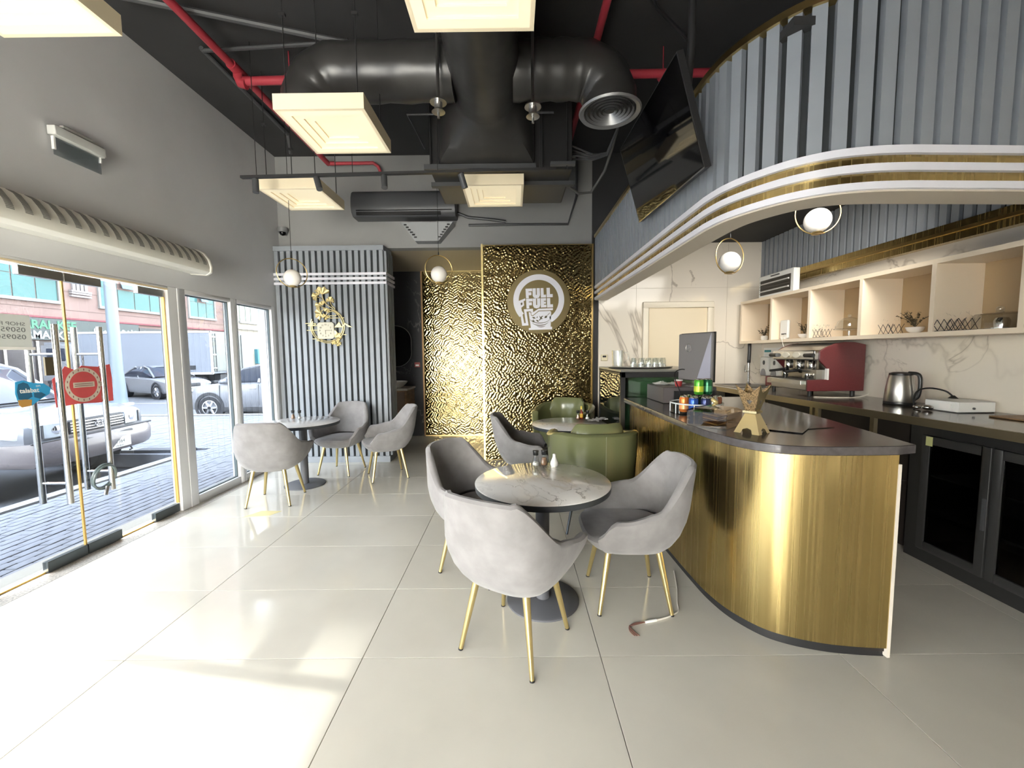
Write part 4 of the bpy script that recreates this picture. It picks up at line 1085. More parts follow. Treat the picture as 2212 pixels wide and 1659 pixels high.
# ------------------------------------------------------------------ back bar
wt = thing('back_bar', 'back bar worktop with steel edge along the white marble wall', 'worktop', (3.0, 3.6, 0))
wp = [(2.63, 5.70), (2.66, 4.4), (2.73, 2.9), (2.80, 1.2), (3.485, 1.2), (3.485, 5.70)]
MB().prism(wp, 1.025, 1.067, lambda x, y, z: (x, y, z)).build('worktop', mat('dark_granite_worktop', (98, 90, 82), .12, noise=(40, .2)), wt)
MB().ribbon(wp[:4], 1.012, 1.066, .012, -.012).build('steel_edge', mat('champagne_steel', (186, 172, 140), .3, .9), wt)
B((2.98, 3.02, .02), (3.48, 5.69, 1.02)).build('carcass', M_cabin, wt)
B((2.72, 3.02, .50), (2.98, 5.69, .53)).build('lower_shelf', M_cabin, wt)
for x, y in ((2.68, 4.30), (2.70, 3.64), (2.705, 3.58), (2.74, 3.06)): B((x, y, .0), (x + .03, y + .035, 1.02)).build('post', _mats['champagne_steel'], wt)
fg = thing('under_counter_fridge', 'black under-counter fridge with glass doors below the back bar', 'fridge', (3.15, 2.1, 0))
b = MB()
for a, c in (((2.93, 1.3, .0), (3.46, 2.96, .12)), ((2.93, 1.3, .90), (3.46, 2.96, 1.01)), ((3.42, 1.3, .12), (3.46, 2.96, .90)), ((2.93, 2.86, .12), (3.42, 2.96, .90)), ((2.93, 1.3, .12), (3.42, 1.34, .90))): b.box(a, c)
b.build('cabinet', M_fridge, fg)
B((3.40, 1.35, .13), (3.418, 2.85, .89)).build('liner', mat('grey_liner', (140, 142, 142), .5), fg)
for z in (.36, .62): B((2.97, 1.36, z), (3.40, 2.85, z + .008)).build('wire_shelf', mat('pale_wire', (176, 178, 176), .4), fg)
for k, (y0, y1) in enumerate(((2.43, 2.85), (2.0, 2.42), (1.57, 1.99))):
    f = MB()
    for a, c in (((2.90, y0, .10), (2.93, y0 + .05, .92)), ((2.90, y1 - .05, .10), (2.93, y1, .92)), ((2.90, y0 + .05, .10), (2.93, y1 - .05, .16)), ((2.90, y0 + .05, .86), (2.93, y1 - .05, .92))): f.box(a, c)
    d = f.build('door', mat('fridge_frame', (50, 50, 50), .35), fg, bevel=.003)
    B((2.912, y0 + .05, .16), (2.92, y1 - .05, .86)).build('door_glass', M_fglass, d)
    B((2.888, y0 + .006, .40), (2.901, y0 + .02, .6)).build('handle', M_darkgrey, d)
    if k == 0: B((2.898, y1 - .075, .85), (2.9005, y1 - .03, .915)).build('energy_sticker', mat('sticker_yellow', (196, 200, 140), .6), d)
# sink and tap
sk = thing('bar_sink', 'dark inset sink in the far corner of the back bar', 'sink', (3.05, 5.3, 1.067))
b = MB()
for a, c in (((2.76, 5.05, 1.067), (3.36, 5.08, 1.075)), ((2.76, 5.52, 1.067), (3.36, 5.55, 1.075)), ((2.76, 5.08, 1.067), (2.79, 5.52, 1.075)), ((3.33, 5.08, 1.067), (3.36, 5.52, 1.075))): b.box(a, c)
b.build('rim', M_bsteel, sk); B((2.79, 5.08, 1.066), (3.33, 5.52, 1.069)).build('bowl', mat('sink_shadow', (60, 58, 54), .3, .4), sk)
tp = thing('mixer_tap', 'tall black and steel pull-out mixer tap beside the sink', 'tap', (3.19, 5.50, 1.072))
MB().tube([(3.19, 5.50, 1.075), (3.19, 5.50, 1.36)], .017, 14).lathe([(.032, 0), (.032, .012), (.02, .02)], (3.19, 5.50, 1.072), 16).build('column', M_steel, tp)
MB().tube(catmull([(3.19, 5.50, 1.36), (3.19, 5.495, 1.54), (3.175, 5.47, 1.615), (3.15, 5.43, 1.60), (3.14, 5.41, 1.50), (3.135, 5.405, 1.40)], 5), .021, 12).build('spout', M_matblack, tp)
MB().tube([(3.19, 5.50, 1.25), (3.12, 5.47, 1.25)], .012, 10).tube([(3.12, 5.47, 1.235), (3.12, 5.47, 1.33)], .009, 8).build('lever', M_steel, tp)
ns = thing('notice_sheet', 'white notice sheet with a teal heading on the wall above the sink', 'notice', (3.48, 5.55, 1.3)); B((3.484, 5.30, 1.33), (3.489, 5.66, 1.56)).build('sheet', M_paper, ns); B((3.482, 5.50, 1.50), (3.4845, 5.64, 1.53)).build('heading', mat('teal_print', (70, 150, 158), .6), ns)
for k in range(3): B((3.4825, 5.48, 1.47 - .022 * k), (3.4845, 5.64, 1.474 - .022 * k)).build('text_line', mat('pale_print', (176, 188, 204), .6), ns)
for k, (y, w) in enumerate(((5.55, 'left'), (5.33, 'right'))):
    sd = thing('soap_dispenser', 'white wall dispenser with a grey window, %s one of the two above the sink' % w, 'dispenser', (3.45, y, 1.2), group='wall dispensers above the sink')
    B((3.42, y - .085, 1.18), (3.483, y + .085, 1.44)).build('casing', M_white, sd, bevel=.012)
    MB().prism(arc(0, 0, .055, 0, 180, 12), 3.413, 3.421, lambda a, c, x: (x, y + a, 1.19 + c * 1.6)).build('window', mat('dispenser_grey', (142, 142, 146), .3), sd)
    MB().prism(arc(0, 0, .02, 0, 360, 12)[:-1], 3.413, 3.421, lambda a, c, x: (x, y - .01 + a, 1.36 + c * 1.5)).build('button', M_darkgrey, sd)
# espresso machine
em = thing('espresso_machine', 'two-group steel espresso machine with maroon side panels', 'coffee machine', (2.87, 3.95, 1.068))
prof = [(0, .055), (0, .165), (.20, .168), (.20, .26), (.11, .35), (.11, .445), (.17, .485), (.26, .52), (.34, .532), (.44, .530), (.55, .505), (.55, .055)]
for y0 in (0.0, .645): MB().prism(prof, y0, y0 + .02, lambda x, z, y: (2.87 + x, 3.95 + y, 1.068 + z)).build('side_panel', M_maroon, em, bevel=.003)
E0 = lambda a, c: B((2.87 + a[0], 3.95 + a[1], 1.068 + a[2]), (2.87 + c[0], 3.95 + c[1], 1.068 + c[2]))
E0((.003, .02, .06), (.54, .645, .16)).build('drip_tray_body', M_bsteel, em, bevel=.006)
E0((.0, .10, .115), (.004, .56, .15)).build('drip_tray_front', M_steel, em); E0((-.002, .03, .12), (.003, .09, .15)).build('rating_plate', mat('pale_sticker', (200, 206, 196), .5), em); E0((-.002, .56, .07), (.004, .63, .10)).build('maroon_foot_cover', M_maroon, em)
E0((.21, .02, .16), (.54, .645, .36)).build('splash_back', mat('worn_steel', (150, 146, 138), .25, 1.0), em)
E0((.06, .015, .355), (.54, .65, .455)).build('head_casing', M_steel, em, bevel=.01)
MB().prism([(.12, .455), (.18, .487), (.27, .522), (.36, .53), (.52, .51), (.52, .455)], .021, .644, lambda x, z, y: (2.87 + x, 3.95 + y, 1.068 + z)).build('top_cover', M_bsteel, em)
for y in (.26, .42):
    MB().prism([(.062 * math.cos(2 * pi * k / 24), .030 * math.sin(2 * pi * k / 24)) for k in range(24)], -.004, .06, lambda a, c, x: (2.87 + .055 + x * .1, 3.95 + y + a * .85, 1.068 + .408 + c)).build('oval_badge', mat('ivory_badge', (226, 220, 204), .4), em)
for y in (.06, .60): MB().tube([(2.87 + .05, 3.95 + y - .05, 1.068 + .405), (2.87 + .045, 3.95 + y + .06, 1.068 + .405)], [.022, .019], 12).build('black_knob', M_lid, em)
for y in (.16, .33, .50):
    MB().lathe([(.036, 0), (.04, .02), (.04, .085), (.03, .1)], (2.87 + .15, 3.95 + y, 1.068 + .262), 20).build('group_head', M_steel, em)
for y in (.30, .55):
    MB().tube([(2.87 + .13, 3.95 + y, 1.068 + .25), (2.87 - .03, 3.95 + y - .01, 1.068 + .235)], [.016, .013], 10).lathe([(.02, .22), (.034, .235), (.034, .26)], (2.87 + .15, 3.95 + y, 1.068), 18).build('portafilter', M_lid, em)
E0((.10, .03, .168), (.20, .22, .262)).build('cup_guard', mat('scratched_steel', (166, 162, 154), .2, 1.0), em)
E0((.185, -.004, .165), (.20, .03, .275)).build('guard_edge', M_white, em)
for y in (.12, .45): MB().lathe([(.02, 0), (.03, .03), (.028, .055)], (2.87 + .08, 3.95 + y, 1.068 + .166), 16).build('steel_cup', M_steel, em)
E0((.03, .05, .161), (.19, .62, .168)).build('grate', M_matblack, em)
for x in (.06, .48):
    for y in (.05, .6): MB().tube([(2.87 + x, 3.95 + y, 1.068), (2.87 + x, 3.95 + y, 1.068 + .06)], .02, 10).build('foot', M_matblack, em)
wr = thing('router_cable', 'thin white cables lying on the worktop by the espresso machine', 'cable', (3.1, 3.9, 1.068))
for k in range(3): MB().tube(catmull([(2.92, 3.93 - .01 * k, 1.071), (3.1, 3.86 - .02 * k, 1.071), (3.3, 3.84 + .015 * k, 1.073), (3.43, 3.90, 1.10)], 5), .003, 6).build('wire', M_wire, wr)
# kettle
kt = thing('electric_kettle', 'brushed steel electric kettle with black handle on the back bar', 'kettle', (3.21, 3.36, 1.068))
K = (3.21, 3.36, 1.068)
MB().lathe([(.098, .024), (.100, .03), (.094, .12), (.078, .235), (.074, .245)], K, 32).build('kettle_body', M_bsteel, kt)
MB().lathe([(.10, 0), (.104, .006), (.102, .022), (.09, .026)], K, 32).build('power_base', M_lid, kt); MB().lathe([(.076, .243), (.074, .258), (.05, .268), (.0, .27)], K, 28).build('lid', M_lid, kt)
hx, hy = .35, -.94
MB().tube(catmull([(K[0] + hx * .05, K[1] + hy * .05, K[2] + .262), (K[0] + hx * .115, K[1] + hy * .115, K[2] + .25), (K[0] + hx * .128, K[1] + hy * .128, K[2] + .17), (K[0] + hx * .118, K[1] + hy * .118, K[2] + .08), (K[0] + hx * .095, K[1] + hy * .095, K[2] + .05)], 6), .014, 12).build('handle', M_lid, kt)
wb = thing('white_box', 'white electrical box with a black cable on the back bar', 'box', (3.28, 2.97, 1.068))
B((3.155, 2.86, 1.068), (3.42, 3.10, 1.148)).build('box_body', M_white, wb, bevel=.006); B((3.15, 2.91, 1.085), (3.156, 2.99, 1.125)).build('label_plate', M_paper, wb)
MB().tube([(3.26, 2.852, 1.10), (3.26, 2.862, 1.10)], .008, 10).build('socket', M_darkgrey, wb)
MB().tube(catmull([(3.12, 3.14, 1.075), (3.13, 3.16, 1.14), (3.17, 3.17, 1.20), (3.25, 3.16, 1.22), (3.33, 3.12, 1.20), (3.35, 3.08, 1.16)], 5), .006, 8).tube([(3.35, 3.08, 1.148), (3.35, 3.08, 1.17)], [.03, .008], 12).build('black_cable', M_bwire, wb)
MB().sphere((3.10, 3.02, 1.09), .028, 12, 8, (1.2, 1.2, .7)).sphere((3.08, 3.08, 1.085), .022, 12, 8, (1.2, 1.2, .7)).build('foil_ball', M_steel, wb)
bd = MB().box((3.18, 2.30, 1.068), (3.44, 2.70, 1.078)).build('serving_board', mat('brown_board', (150, 120, 86), .5, noise=(12, .15)), None, bevel=.003, origin=(3.31, 2.5, 1.068)); tag(bd, 'flat brown serving board at the near end of the back bar', 'board')
# wall shelf
sh = thing('wall_shelf', 'long beige open shelf unit with five compartments on the marble wall', 'shelf', (3.3, 4.0, 1.62))
SX0, SX1 = 3.12, 3.488; SZ0, SZ1 = 1.618, 2.185; YD = [5.60, 4.955, 4.325, 3.69, 3.06, 2.52]
B((SX0, 2.50, SZ0), (SX1, 5.62, SZ0 + .035)).build('bottom_board', M_shelf, sh); B((SX0, 2.50, SZ1 - .035), (SX1, 5.62, SZ1)).build('top_board', M_shelf, sh)
B((SX1 - .012, 2.52, SZ0 + .035), (SX1, 5.60, SZ1 - .035)).build('back_board', M_shelfin, sh)
for y in YD: B((SX0, y - .017, SZ0 + .035), (SX1 - .012, y + .017, SZ1 - .035)).build('divider', M_shelf, sh)
ZS = SZ0 + .0355
gp3 = thing('hammered_panel', 'strip of hammered gold wall beside the open shelves', 'wall panel', (3.48, 1.8, 1.6))
hb = hammered(0, 1.1, 1.2, 2.34, 0, 9); hb.v = [(XR + y, 2.42 - x, z) for x, y, z in hb.v]; hb.build('hammered_sheet', M_hammer, gp3); B((XR - .004, 1.32, 1.2), (XR, 2.42, 2.34)).build('backing', M_brasstrim, gp3)
def plant(p, pot, lb, seed, R=.075, H=.13, bowl=False):
    t = thing('potted_plant', lb, 'plant', p, group='small potted plants on the shelf'); rnd = random.Random(seed)
    if bowl: MB().lathe([(.02, 0), (.05, .02), (.062, .05), (.055, .052), (.0, .045)], p, 20).build('pot', pot, t)
    else: MB().lathe([(.03, 0), (.042, .02), (.04, .06), (.03, .065), (0, .06)], p, 18).build('pot', pot, t)
    b = MB(); s = MB()
    for k in range(16):
        a = rnd.uniform(0, 6.28); e = rnd.uniform(.3, 1); tip = Vector((p[0] + R * e * math.cos(a), p[1] + R * e * math.sin(a), p[2] + .06 + H * rnd.uniform(.35, 1)))
        base = Vector((p[0], p[1], p[2] + .05)); s.tube([base, (base + tip) / 2 + Vector((0, 0, .015)), tip], .0018, 4)
        for q in range(5):
            c = base + (tip - base) * (.4 + .15 * q); d = Vector((rnd.uniform(-1, 1), rnd.uniform(-1, 1), rnd.uniform(-.3, .8))).normalized() * .024; w = Vector((-d.y, d.x, .3 * d.z)).normalized() * .009
            b.add([tuple(c), tuple(c + d * .5 + w), tuple(c + d), tuple(c + d * .5 - w)], [(0, 1, 2, 3)])
    s.build('stem', M_leafm, t); f = b.build('foliage', M_leafm, t); f['kind'] = 'stuff'
plant((3.30, 5.36, ZS), M_ceramic, 'dark dried plant in a small white pot in the farthest shelf compartment', 1)
plant((3.25, 4.56, ZS), M_ceramic, 'dark dried plant in a white bowl beside the router on the shelf', 2, bowl=True)
plant((3.30, 3.36, ZS), M_ceramic, 'widest dark dried plant, in a white bowl in the fourth shelf compartment', 3, .12, .12, True)
def basket(p, lb, w=.10, n=5):
    t = thing('wire_basket', lb, 'basket', p, group='black wire baskets on the shelf'); b = MB()
    for sx in (-1, 1):
        for i in range(n):
            y0 = -w + 2 * w * i / n; y1 = y0 + 2 * w / n
            for ya, yb in ((y0, y1), (y1, y0)): b.tube([(p[0] + sx * .04, p[1] + ya, p[2] + .003), (p[0] + sx * .048, p[1] + yb, p[2] + .085)], .0022, 4)
    b.build('lattice', M_bwire, t); MB().box((p[0] - .042, p[1] - w, p[2]), (p[0] + .042, p[1] + w, p[2] + .004)).build('tray', M_bwire, t)
    s = MB(); rnd = random.Random(n)
    for k in range(18):
        c = Vector((p[0] + rnd.uniform(-.04, .04), p[1] + rnd.uniform(-w, w), p[2] + rnd.uniform(.05, .12))); d = Vector((rnd.uniform(-1, 1), rnd.uniform(-1, 1), 1)).normalized() * .03
        s.add([tuple(c), tuple(c + d * .5 + Vector((.007, .007, 0))), tuple(c + d), tuple(c + d * .5 - Vector((.007, .007, 0)))], [(0, 1, 2, 3)])
    o = s.build('dried_leaves', M_leafm, t); o['kind'] = 'stuff'
basket((3.19, 4.22, ZS), 'black wire basket beside the glass cake dome in the middle compartment', .07, 3)
basket((3.25, 3.52, ZS), 'black wire basket of dried leaves left of the widest plant', .07, 3)
basket((3.175, 2.95, ZS), 'black wire lattice basket in front of the big cake cover', .12, 5)
cd = thing('cake_stand', 'glass cake dome on a footed stand in the middle shelf compartment', 'cake stand', (3.28, 3.99, ZS))
MB().lathe([(.05, 0), (.048, .006), (.014, .012), (.014, .055), (.12, .066), (.125, .075), (0, .072)], (3.28, 3.99, ZS), 28).build('stand', M_tglass, cd); MB().lathe([(.112, .076), (.11, .10), (.09, .15), (.05, .178), (.0, .185)], (3.28, 3.99, ZS), 28, False).build('dome', M_tglass, cd); MB().sphere((3.28, 3.99, ZS + .20), .017, 12, 8).build('knob', M_tglass, cd)
cd = thing('cake_cover', 'wide clear cake cover with a round knob in the nearest shelf compartment', 'cake cover', (3.31, 2.84, ZS))
MB().lathe([(.13, .004), (.13, .085), (.118, .108), (.07, .118), (0, .12)], (3.345, 2.82, ZS), 32, False).build('cover', M_tglass, cd); MB().lathe([(.133, 0), (.136, .006), (0, .007)], (3.345, 2.82, ZS), 32).build('plate', M_bsteel, cd); MB().sphere((3.345, 2.82, ZS + .14), .022, 14, 8).build('knob', M_tglass, cd); MB().lathe([(.035, .01), (.04, .06), (.03, .08), (0, .085)], (3.34, 2.80, ZS), 20).build('metal_jar', M_steel, cd)
ro = thing('internet_router', 'white upright internet router in the second shelf compartment', 'router', (3.22, 4.84, ZS))
B((3.20, 4.77, ZS + .012), (3.235, 4.90, ZS + .225)).build('casing', M_white, ro, bevel=.006); MB().tube([(3.22, 4.80, ZS), (3.22, 4.87, ZS)], .03, 14).build('foot', M_white, ro)
for k in range(4): B((3.196, 4.785 + .022 * k, ZS + .055), (3.2005, 4.80 + .022 * k, ZS + .07)).build('port', M_darkgrey, ro)
MB().tube(catmull([(3.20, 4.80, ZS + .06), (3.12, 4.74, ZS + .02), (3.10, 4.66, ZS - .1), (3.12, 4.6, ZS - .18)], 5), .003, 6).build('cord', M_wire, ro)
ht = thing('quartz_heater', 'white electric quartz heater standing on top of the shelves', 'heater', (3.2, 4.98, SZ1))
B((3.17, 4.66, SZ1 + .002), (3.25, 5.30, SZ1 + .275)).build('casing', M_white, ht, bevel=.008); B((3.165, 4.70, SZ1 + .03), (3.171, 5.26, SZ1 + .215)).build('reflector', mat('heater_dark', (70, 66, 62), .3, .5), ht)
for z in (.075, .165): MB().tube([(3.158, 4.72, SZ1 + z), (3.158, 5.24, SZ1 + z)], .009, 8).build('quartz_tube', mat('quartz_grey', (206, 204, 200), .3), ht)
for z in (.05, .105, .135, .195): MB().tube([(3.152, 4.70, SZ1 + z), (3.152, 5.26, SZ1 + z)], .0025, 5).build('guard_bar', M_bwire, ht)
B((3.163, 4.90, SZ1 + .24), (3.17, 5.06, SZ1 + .252)).build('name_strip', M_darkgrey, ht)
# ------------------------------------------------------------------ round FULL FUEL sign
sg = thing('round_sign', 'round brass sign reading FULL FUEL with a white fuel nozzle and bowl logo', 'sign', (.36, 5.69, 2.225))
SS = .437 / 620.0
fy = 5.668
MB().prism(arc(.36, 2.225, .437, 0, 360, 72)[:-1], fy, 5.70, lambda x, z, y: (x, y, z)).build('brass_disc', mat('matt_brass_disc', (124, 110, 74), .45, .5), sg, bevel=.004)
M_logo = mat('white_logo', (240, 240, 248), .4); M_ldark = mat('logo_brown', (84, 78, 52), .5)
def lg_(pts, nm, m=M_logo, d=.006, base=0.0):
    P = [(.36 + (x - 945) * SS, 2.225 + (865 - y) * SS) for x, y in pts]
    return MB().prism(P, fy - base - d, fy - base, lambda x, z, y: (x, y, z)).build(nm, m, sg)
ring = [(948 + 498 * math.cos(math.radians(a)), 833 - 498 * math.sin(math.radians(a))) for a in [-60 + 281 * k / 60 for k in range(61)]]
ring += [(948 + 390 * math.cos(math.radians(a)), 833 - 390 * math.sin(math.radians(a))) for a in [221 - 279 * k / 60 for k in range(61)]]
lg_(ring, 'white_ring')
Lf = [(690, 612), (820, 606), (820, 660), (748, 664), (748, 680), (805, 678), (805, 735), (752, 738), (755, 796), (700, 798)]
Lu = [(828, 606), (890, 604), (891, 725), (899, 737), (911, 725), (908, 603), (968, 601), (974, 735), (955, 782), (900, 798), (850, 785), (829, 740)]
Ll = [(985, 602), (1040, 601), (1045, 730), (1090, 728), (1090, 780), (990, 783)]
Ll2 = [(1100, 598), (1165, 597), (1168, 720), (1220, 718), (1222, 778), (1105, 781)]
Le = [(985, 797), (1090, 794), (1090, 846), (1048, 848), (1048, 864), (1088, 863), (1088, 905), (1050, 907), (1050, 924), (1096, 922), (1098, 972), (990, 977)]
for pts in (Lf, Lu, Ll, Ll2): lg_(pts, 'letter')
for pts in ([(x + 8, y + 195) for x, y in Lf], [(x + 5, y + 195) for x, y in Lu], Le, [(x + 6, y + 197) for x, y in Ll2]): lg_(pts, 'letter')
lg_([(545, 850), (682, 797), (684, 835), (652, 850), (662, 930), (605, 978), (660, 1278), (692, 1275), (655, 1008), (832, 998), (838, 1062), (792, 1064), (788, 1048), (706, 1052), (745, 1322), (620, 1328)], 'nozzle_hose', d=.009)
lg_([(592, 890), (622, 872), (630, 910), (602, 935)], 'nozzle_gap', M_ldark, .0015, .009)
lg_([(800, 1068), (838, 1066), (940, 1000), (1225, 990), (1222, 1030), (945, 1036), (826, 1130), (800, 1112)], 'nozzle_lip', d=.009)
lg_([(748, 1066), (785, 1066), (795, 1125), (826, 1145), (948, 1050), (1168, 1044), (1190, 1062), (1180, 1350), (1208, 1354), (1208, 1404), (750, 1412), (748, 1376), (790, 1370)], 'bowl_body')
def blade(cx, cy, L, w, a):
    a = math.radians(a); return [(cx + L * math.cos(a), cy - L * math.sin(a)), (cx + w * math.cos(a + 1.57), cy - w * math.sin(a + 1.57)), (cx - L * math.cos(a), cy + L * math.sin(a)), (cx - w * math.cos(a + 1.57), cy + w * math.sin(a + 1.57))]
for c in ((850, 1175, 40, 18, -15), (915, 1165, 24, 9, 60), (990, 1180, 55, 18, 60), (975, 1165, 38, 9, 120), (1000, 1195, 34, 9, 10), (1015, 1150, 26, 8, 20), (840, 1235, 42, 10, -20), (835, 1230, 34, 9, 70), (850, 1245, 30, 9, 20), (920, 1235, 38, 16, -30), (965, 1215, 30, 10, 30), (1085, 1160, 38, 24, 40), (1140, 1105, 62, 5, 42)):
    lg_(blade(*c), 'leaf_mark', M_ldark, .0015, .006)
def crescent(cx, cy, rx, ry, a0, a1, th):
    o = []
    for k in range(15):
        a = math.radians(a0 + (a1 - a0) * k / 14); o.append((cx + rx * math.cos(a), cy - ry * math.sin(a)))
    for k in range(15):
        a = math.radians(a1 - (a1 - a0) * k / 14); t = th * math.sin(pi * (14 - k) / 14) + 2; o.append((cx + (rx - t) * math.cos(a), cy - (ry - t) * math.sin(a)))
    return o
for c in ((965, 1190, 195, 95, 180, 350, 12), (970, 1235, 170, 95, 200, 345, 14), (990, 1270, 120, 90, 220, 320, 12)): lg_(crescent(*c), 'bowl_line', M_ldark, .0015, .006)
# ------------------------------------------------------------------ decorative clock
ck = thing('wall_clock', 'decorative gold clock of ginkgo leaves and rings on the slatted column', 'clock', (-2.57, 5.62, 1.86))
M_ck = mat('clock_gold', (226, 210, 156), .3, .7); M_ckl = mat('clock_gold_leaf', (222, 204, 148), .35, .6)
KX = lambda u: -2.575 + (u - 605) * .0007
KZ = lambda v: 1.86 - (v - 1050) * .0007
cyk = 5.63
for r, a0, a1 in ((335, 156, 428), (303, 162, 432)):
    MB().tube([(KX(635 + r * math.cos(math.radians(a))), cyk, KZ(960 - r * math.sin(math.radians(a)))) for a in [a0 + (a1 - a0) * k / 50 for k in range(51)]], .0075, 8).build('ring_arc', M_ck, ck)
def curve(pts, nm='stem', r=.006): MB().tube(catmull([(KX(u), cyk, KZ(v)) for u, v in pts], 6), r, 6).build(nm, M_ck, ck)
curve([(555, 350), (570, 440), (640, 540), (760, 630)]); curve([(465, 395), (560, 450), (620, 540)]); curve([(705, 480), (730, 560), (790, 620), (790, 650)])
curve([(500, 560), (600, 625), (760, 660), (870, 740)]); curve([(530, 700), (540, 660), (600, 640)]); curve([(600, 760), (660, 700), (740, 680), (850, 730)])
curve([(610, 765), (800, 765), (800, 740)], 'cloud_line', .005); curve([(970, 806), (690, 806), (685, 770)], 'cloud_line', .005)
for pts in (((195, 910), (385, 910), (390, 935), (265, 940), (270, 955), (440, 955)), ((220, 1045), (440, 1042)), ((330, 1213), (530, 1216)), ((400, 1250), (520, 1256)), ((940, 1135), (1000, 1135))): curve(pts, 'cloud_line', .005)
def ginkgo(u, v, s, rot):
    P = [(0, 0)]
    for k in range(11):
        a = math.radians(-72 + 144 * k / 10); rr = s * (1 + .09 * math.cos(k * 2.1)) * (.86 if k == 5 else 1); P.append((rr * math.sin(a), rr * math.cos(a)))
    c, s_ = math.cos(rot), math.sin(rot)
    Q = [(KX(u) + (x * c + y * s_) * .0007, KZ(v) + (-x * s_ + y * c) * .0007) for x, y in P]
    b = MB(); n = len(Q)
    vs = [(x, cyk - .004 - (.012 if i else 0) * (.6 + .4 * math.sin(i * 2.4)), z) for i, (x, z) in enumerate(Q)] + [(x, cyk + .006, z) for x, z in Q]
    b.add(vs, [(0, i, i + 1) for i in range(1, n - 1)] + [(n, n + i + 1, n + i) for i in range(1, n - 1)] + [(i, (i + 1) % n, n + (i + 1) % n, n + i) for i in range(n)])
    b.build('ginkgo_leaf', M_ckl, ck)
for g in ((555, 350, 150, .1), (500, 350, 75, -.9), (450, 380, 95, -1.9), (705, 480, 78, -.6), (705, 475, 80, .9), (560, 555, 80, -.5), (500, 560, 85, -1.9), (530, 720, 130, -1.6), (655, 620, 80, -2.6), (560, 800, 75, -.1), (610, 780, 60, 2.4), (770, 1190, 130, .6), (760, 1300, 50, -.9), (830, 1300, 60, 2.5), (800, 1240, 70, 1.9), (770, 1270, 55, -2.6)): ginkgo(*g)
MB().prism([(KX(770), KZ(992)), (KX(868), KZ(885)), (KX(925), KZ(992))], cyk - .006, cyk + .004, lambda x, z, y: (x, y, z)).build('mountain', M_ckl, ck)
MB().prism([(KX(905), KZ(992)), (KX(980), KZ(908)), (KX(1125), KZ(992)), (KX(1040), KZ(985)), (KX(985), KZ(935)), (KX(940), KZ(985))], cyk - .006, cyk + .004, lambda x, z, y: (x, y, z)).build('mountain', M_ck, ck)
MB().prism([(KX(a), KZ(c)) for a, c in ((475, 892), (735, 888), (770, 925), (772, 1180), (740, 1215), (478, 1218), (442, 1185), (440, 925))], cyk - .02, cyk + .01, lambda x, z, y: (x, y, z)).build('clock_face', mat('ivory_face', (206, 202, 184), .4), ck, bevel=.003)
M_num = mat('clock_numeral', (120, 112, 84), .5)
for k in range(12):
    a = 2 * pi * (k + 1) / 12; u, v = 605 + 108 * math.sin(a) * (1.05), 1052 - 115 * math.cos(a)
    text(str(k + 1), .030, (KX(u), cyk - .0215, KZ(v) - .010), (1, 0, 0), (0, 0, 1), .002, M_num, 'numeral', ck, align='CENTER')
MB().obox((KX(650), cyk - .024, KZ(1052)), (.078, .002, .005)).build('minute_hand', M_num, ck); MB().obox((KX(606), cyk - .024, KZ(1088)), (.005, .002, .055)).build('hour_hand', M_num, ck)
# ------------------------------------------------------------------ on the glass door
GX = -3.309
po = thing('rent_poster', 'white shop poster facing the street at the left of the glass door', 'poster', (GX, 2.5, 1.6))
B((GX - .002, 2.20, 1.59), (GX, 2.795, 1.815)).build('sheet', mat('poster_grey', (214, 218, 214), .7), po); B((GX - .003, 2.20, 1.58), (GX + .003, 2.81, 1.60)).build('bottom_roll', M_paper, po)
M_ink = mat('poster_ink', (116, 120, 120), .7)
for s, z, sz in (('SHOP FOR RENT', 1.742, .034), ('0509500', 1.70, .044), ('0509500', 1.652, .044)): text(s, sz, (GX + .0006, 2.765, z), (0, 1, 0), (0, 0, 1), .0006, M_ink, 'lettering', po, mirror=True, squeeze=1.25)
rs = thing('red_notice', 'torn red closure notice with a cream ring stuck across both door leaves', 'notice', (GX, 3.1, 1.16))
M_rn = mat('red_notice_paper', (226, 92, 92), .7, noise=(6, .08))
MB().prism([(2.905, 1.165), (3.05, 1.175), (3.20, 1.165), (3.325, 1.168), (3.328, 1.35), (3.32, 1.468), (3.22, 1.45), (3.10, 1.462), (3.06, 1.425), (2.985, 1.462), (2.955, 1.42), (2.93, 1.40), (2.895, 1.37)], GX - .0015, GX, lambda y, z, x: (x, y, z)).build('red_sheet', M_rn, rs)
M_rc = mat('notice_cream', (226, 212, 192), .7)
rp_ = arc(3.105, 1.315, .132, 0, 360, 40)[:-1]; ri_ = arc(3.105, 1.315, .102, 0, 360, 40)[:-1]
MB().loft([[(GX + .0006, y, z) for y, z in rp_], [(GX + .0006, y, z) for y, z in ri_]], True, False, False).build('cream_ring', M_rc, rs)
B((GX, 3.03, 1.296), (GX + .0008, 3.185, 1.336)).build('cream_bar', M_rc, rs)
MI2 = mat('notice_print', (150, 96, 92), .7)
for k in range(2): B((GX + .0008, 3.04, 1.306 + .014 * k), (GX + .0012, 3.175, 1.311 + .014 * k)).build('print_line', MI2, rs)
for k in range(18):
    a = 2 * pi * k / 18 + .1; MB().obox((GX + .001, 3.105 + .117 * math.cos(a), 1.315 + .117 * math.sin(a)), (.0008, .006, .016)).build('ring_print', MI2, rs)
st = thing('door_sticker', 'blue delivery sticker on the left door leaf', 'sticker', (GX, 2.78, 1.2)); SXx = GX + .0005
def blob(pts, m, nm, d): MB().prism([(y, z) for y, z in pts], SXx, SXx + d, lambda y, z, x: (x, y, z)).build(nm, m, st)
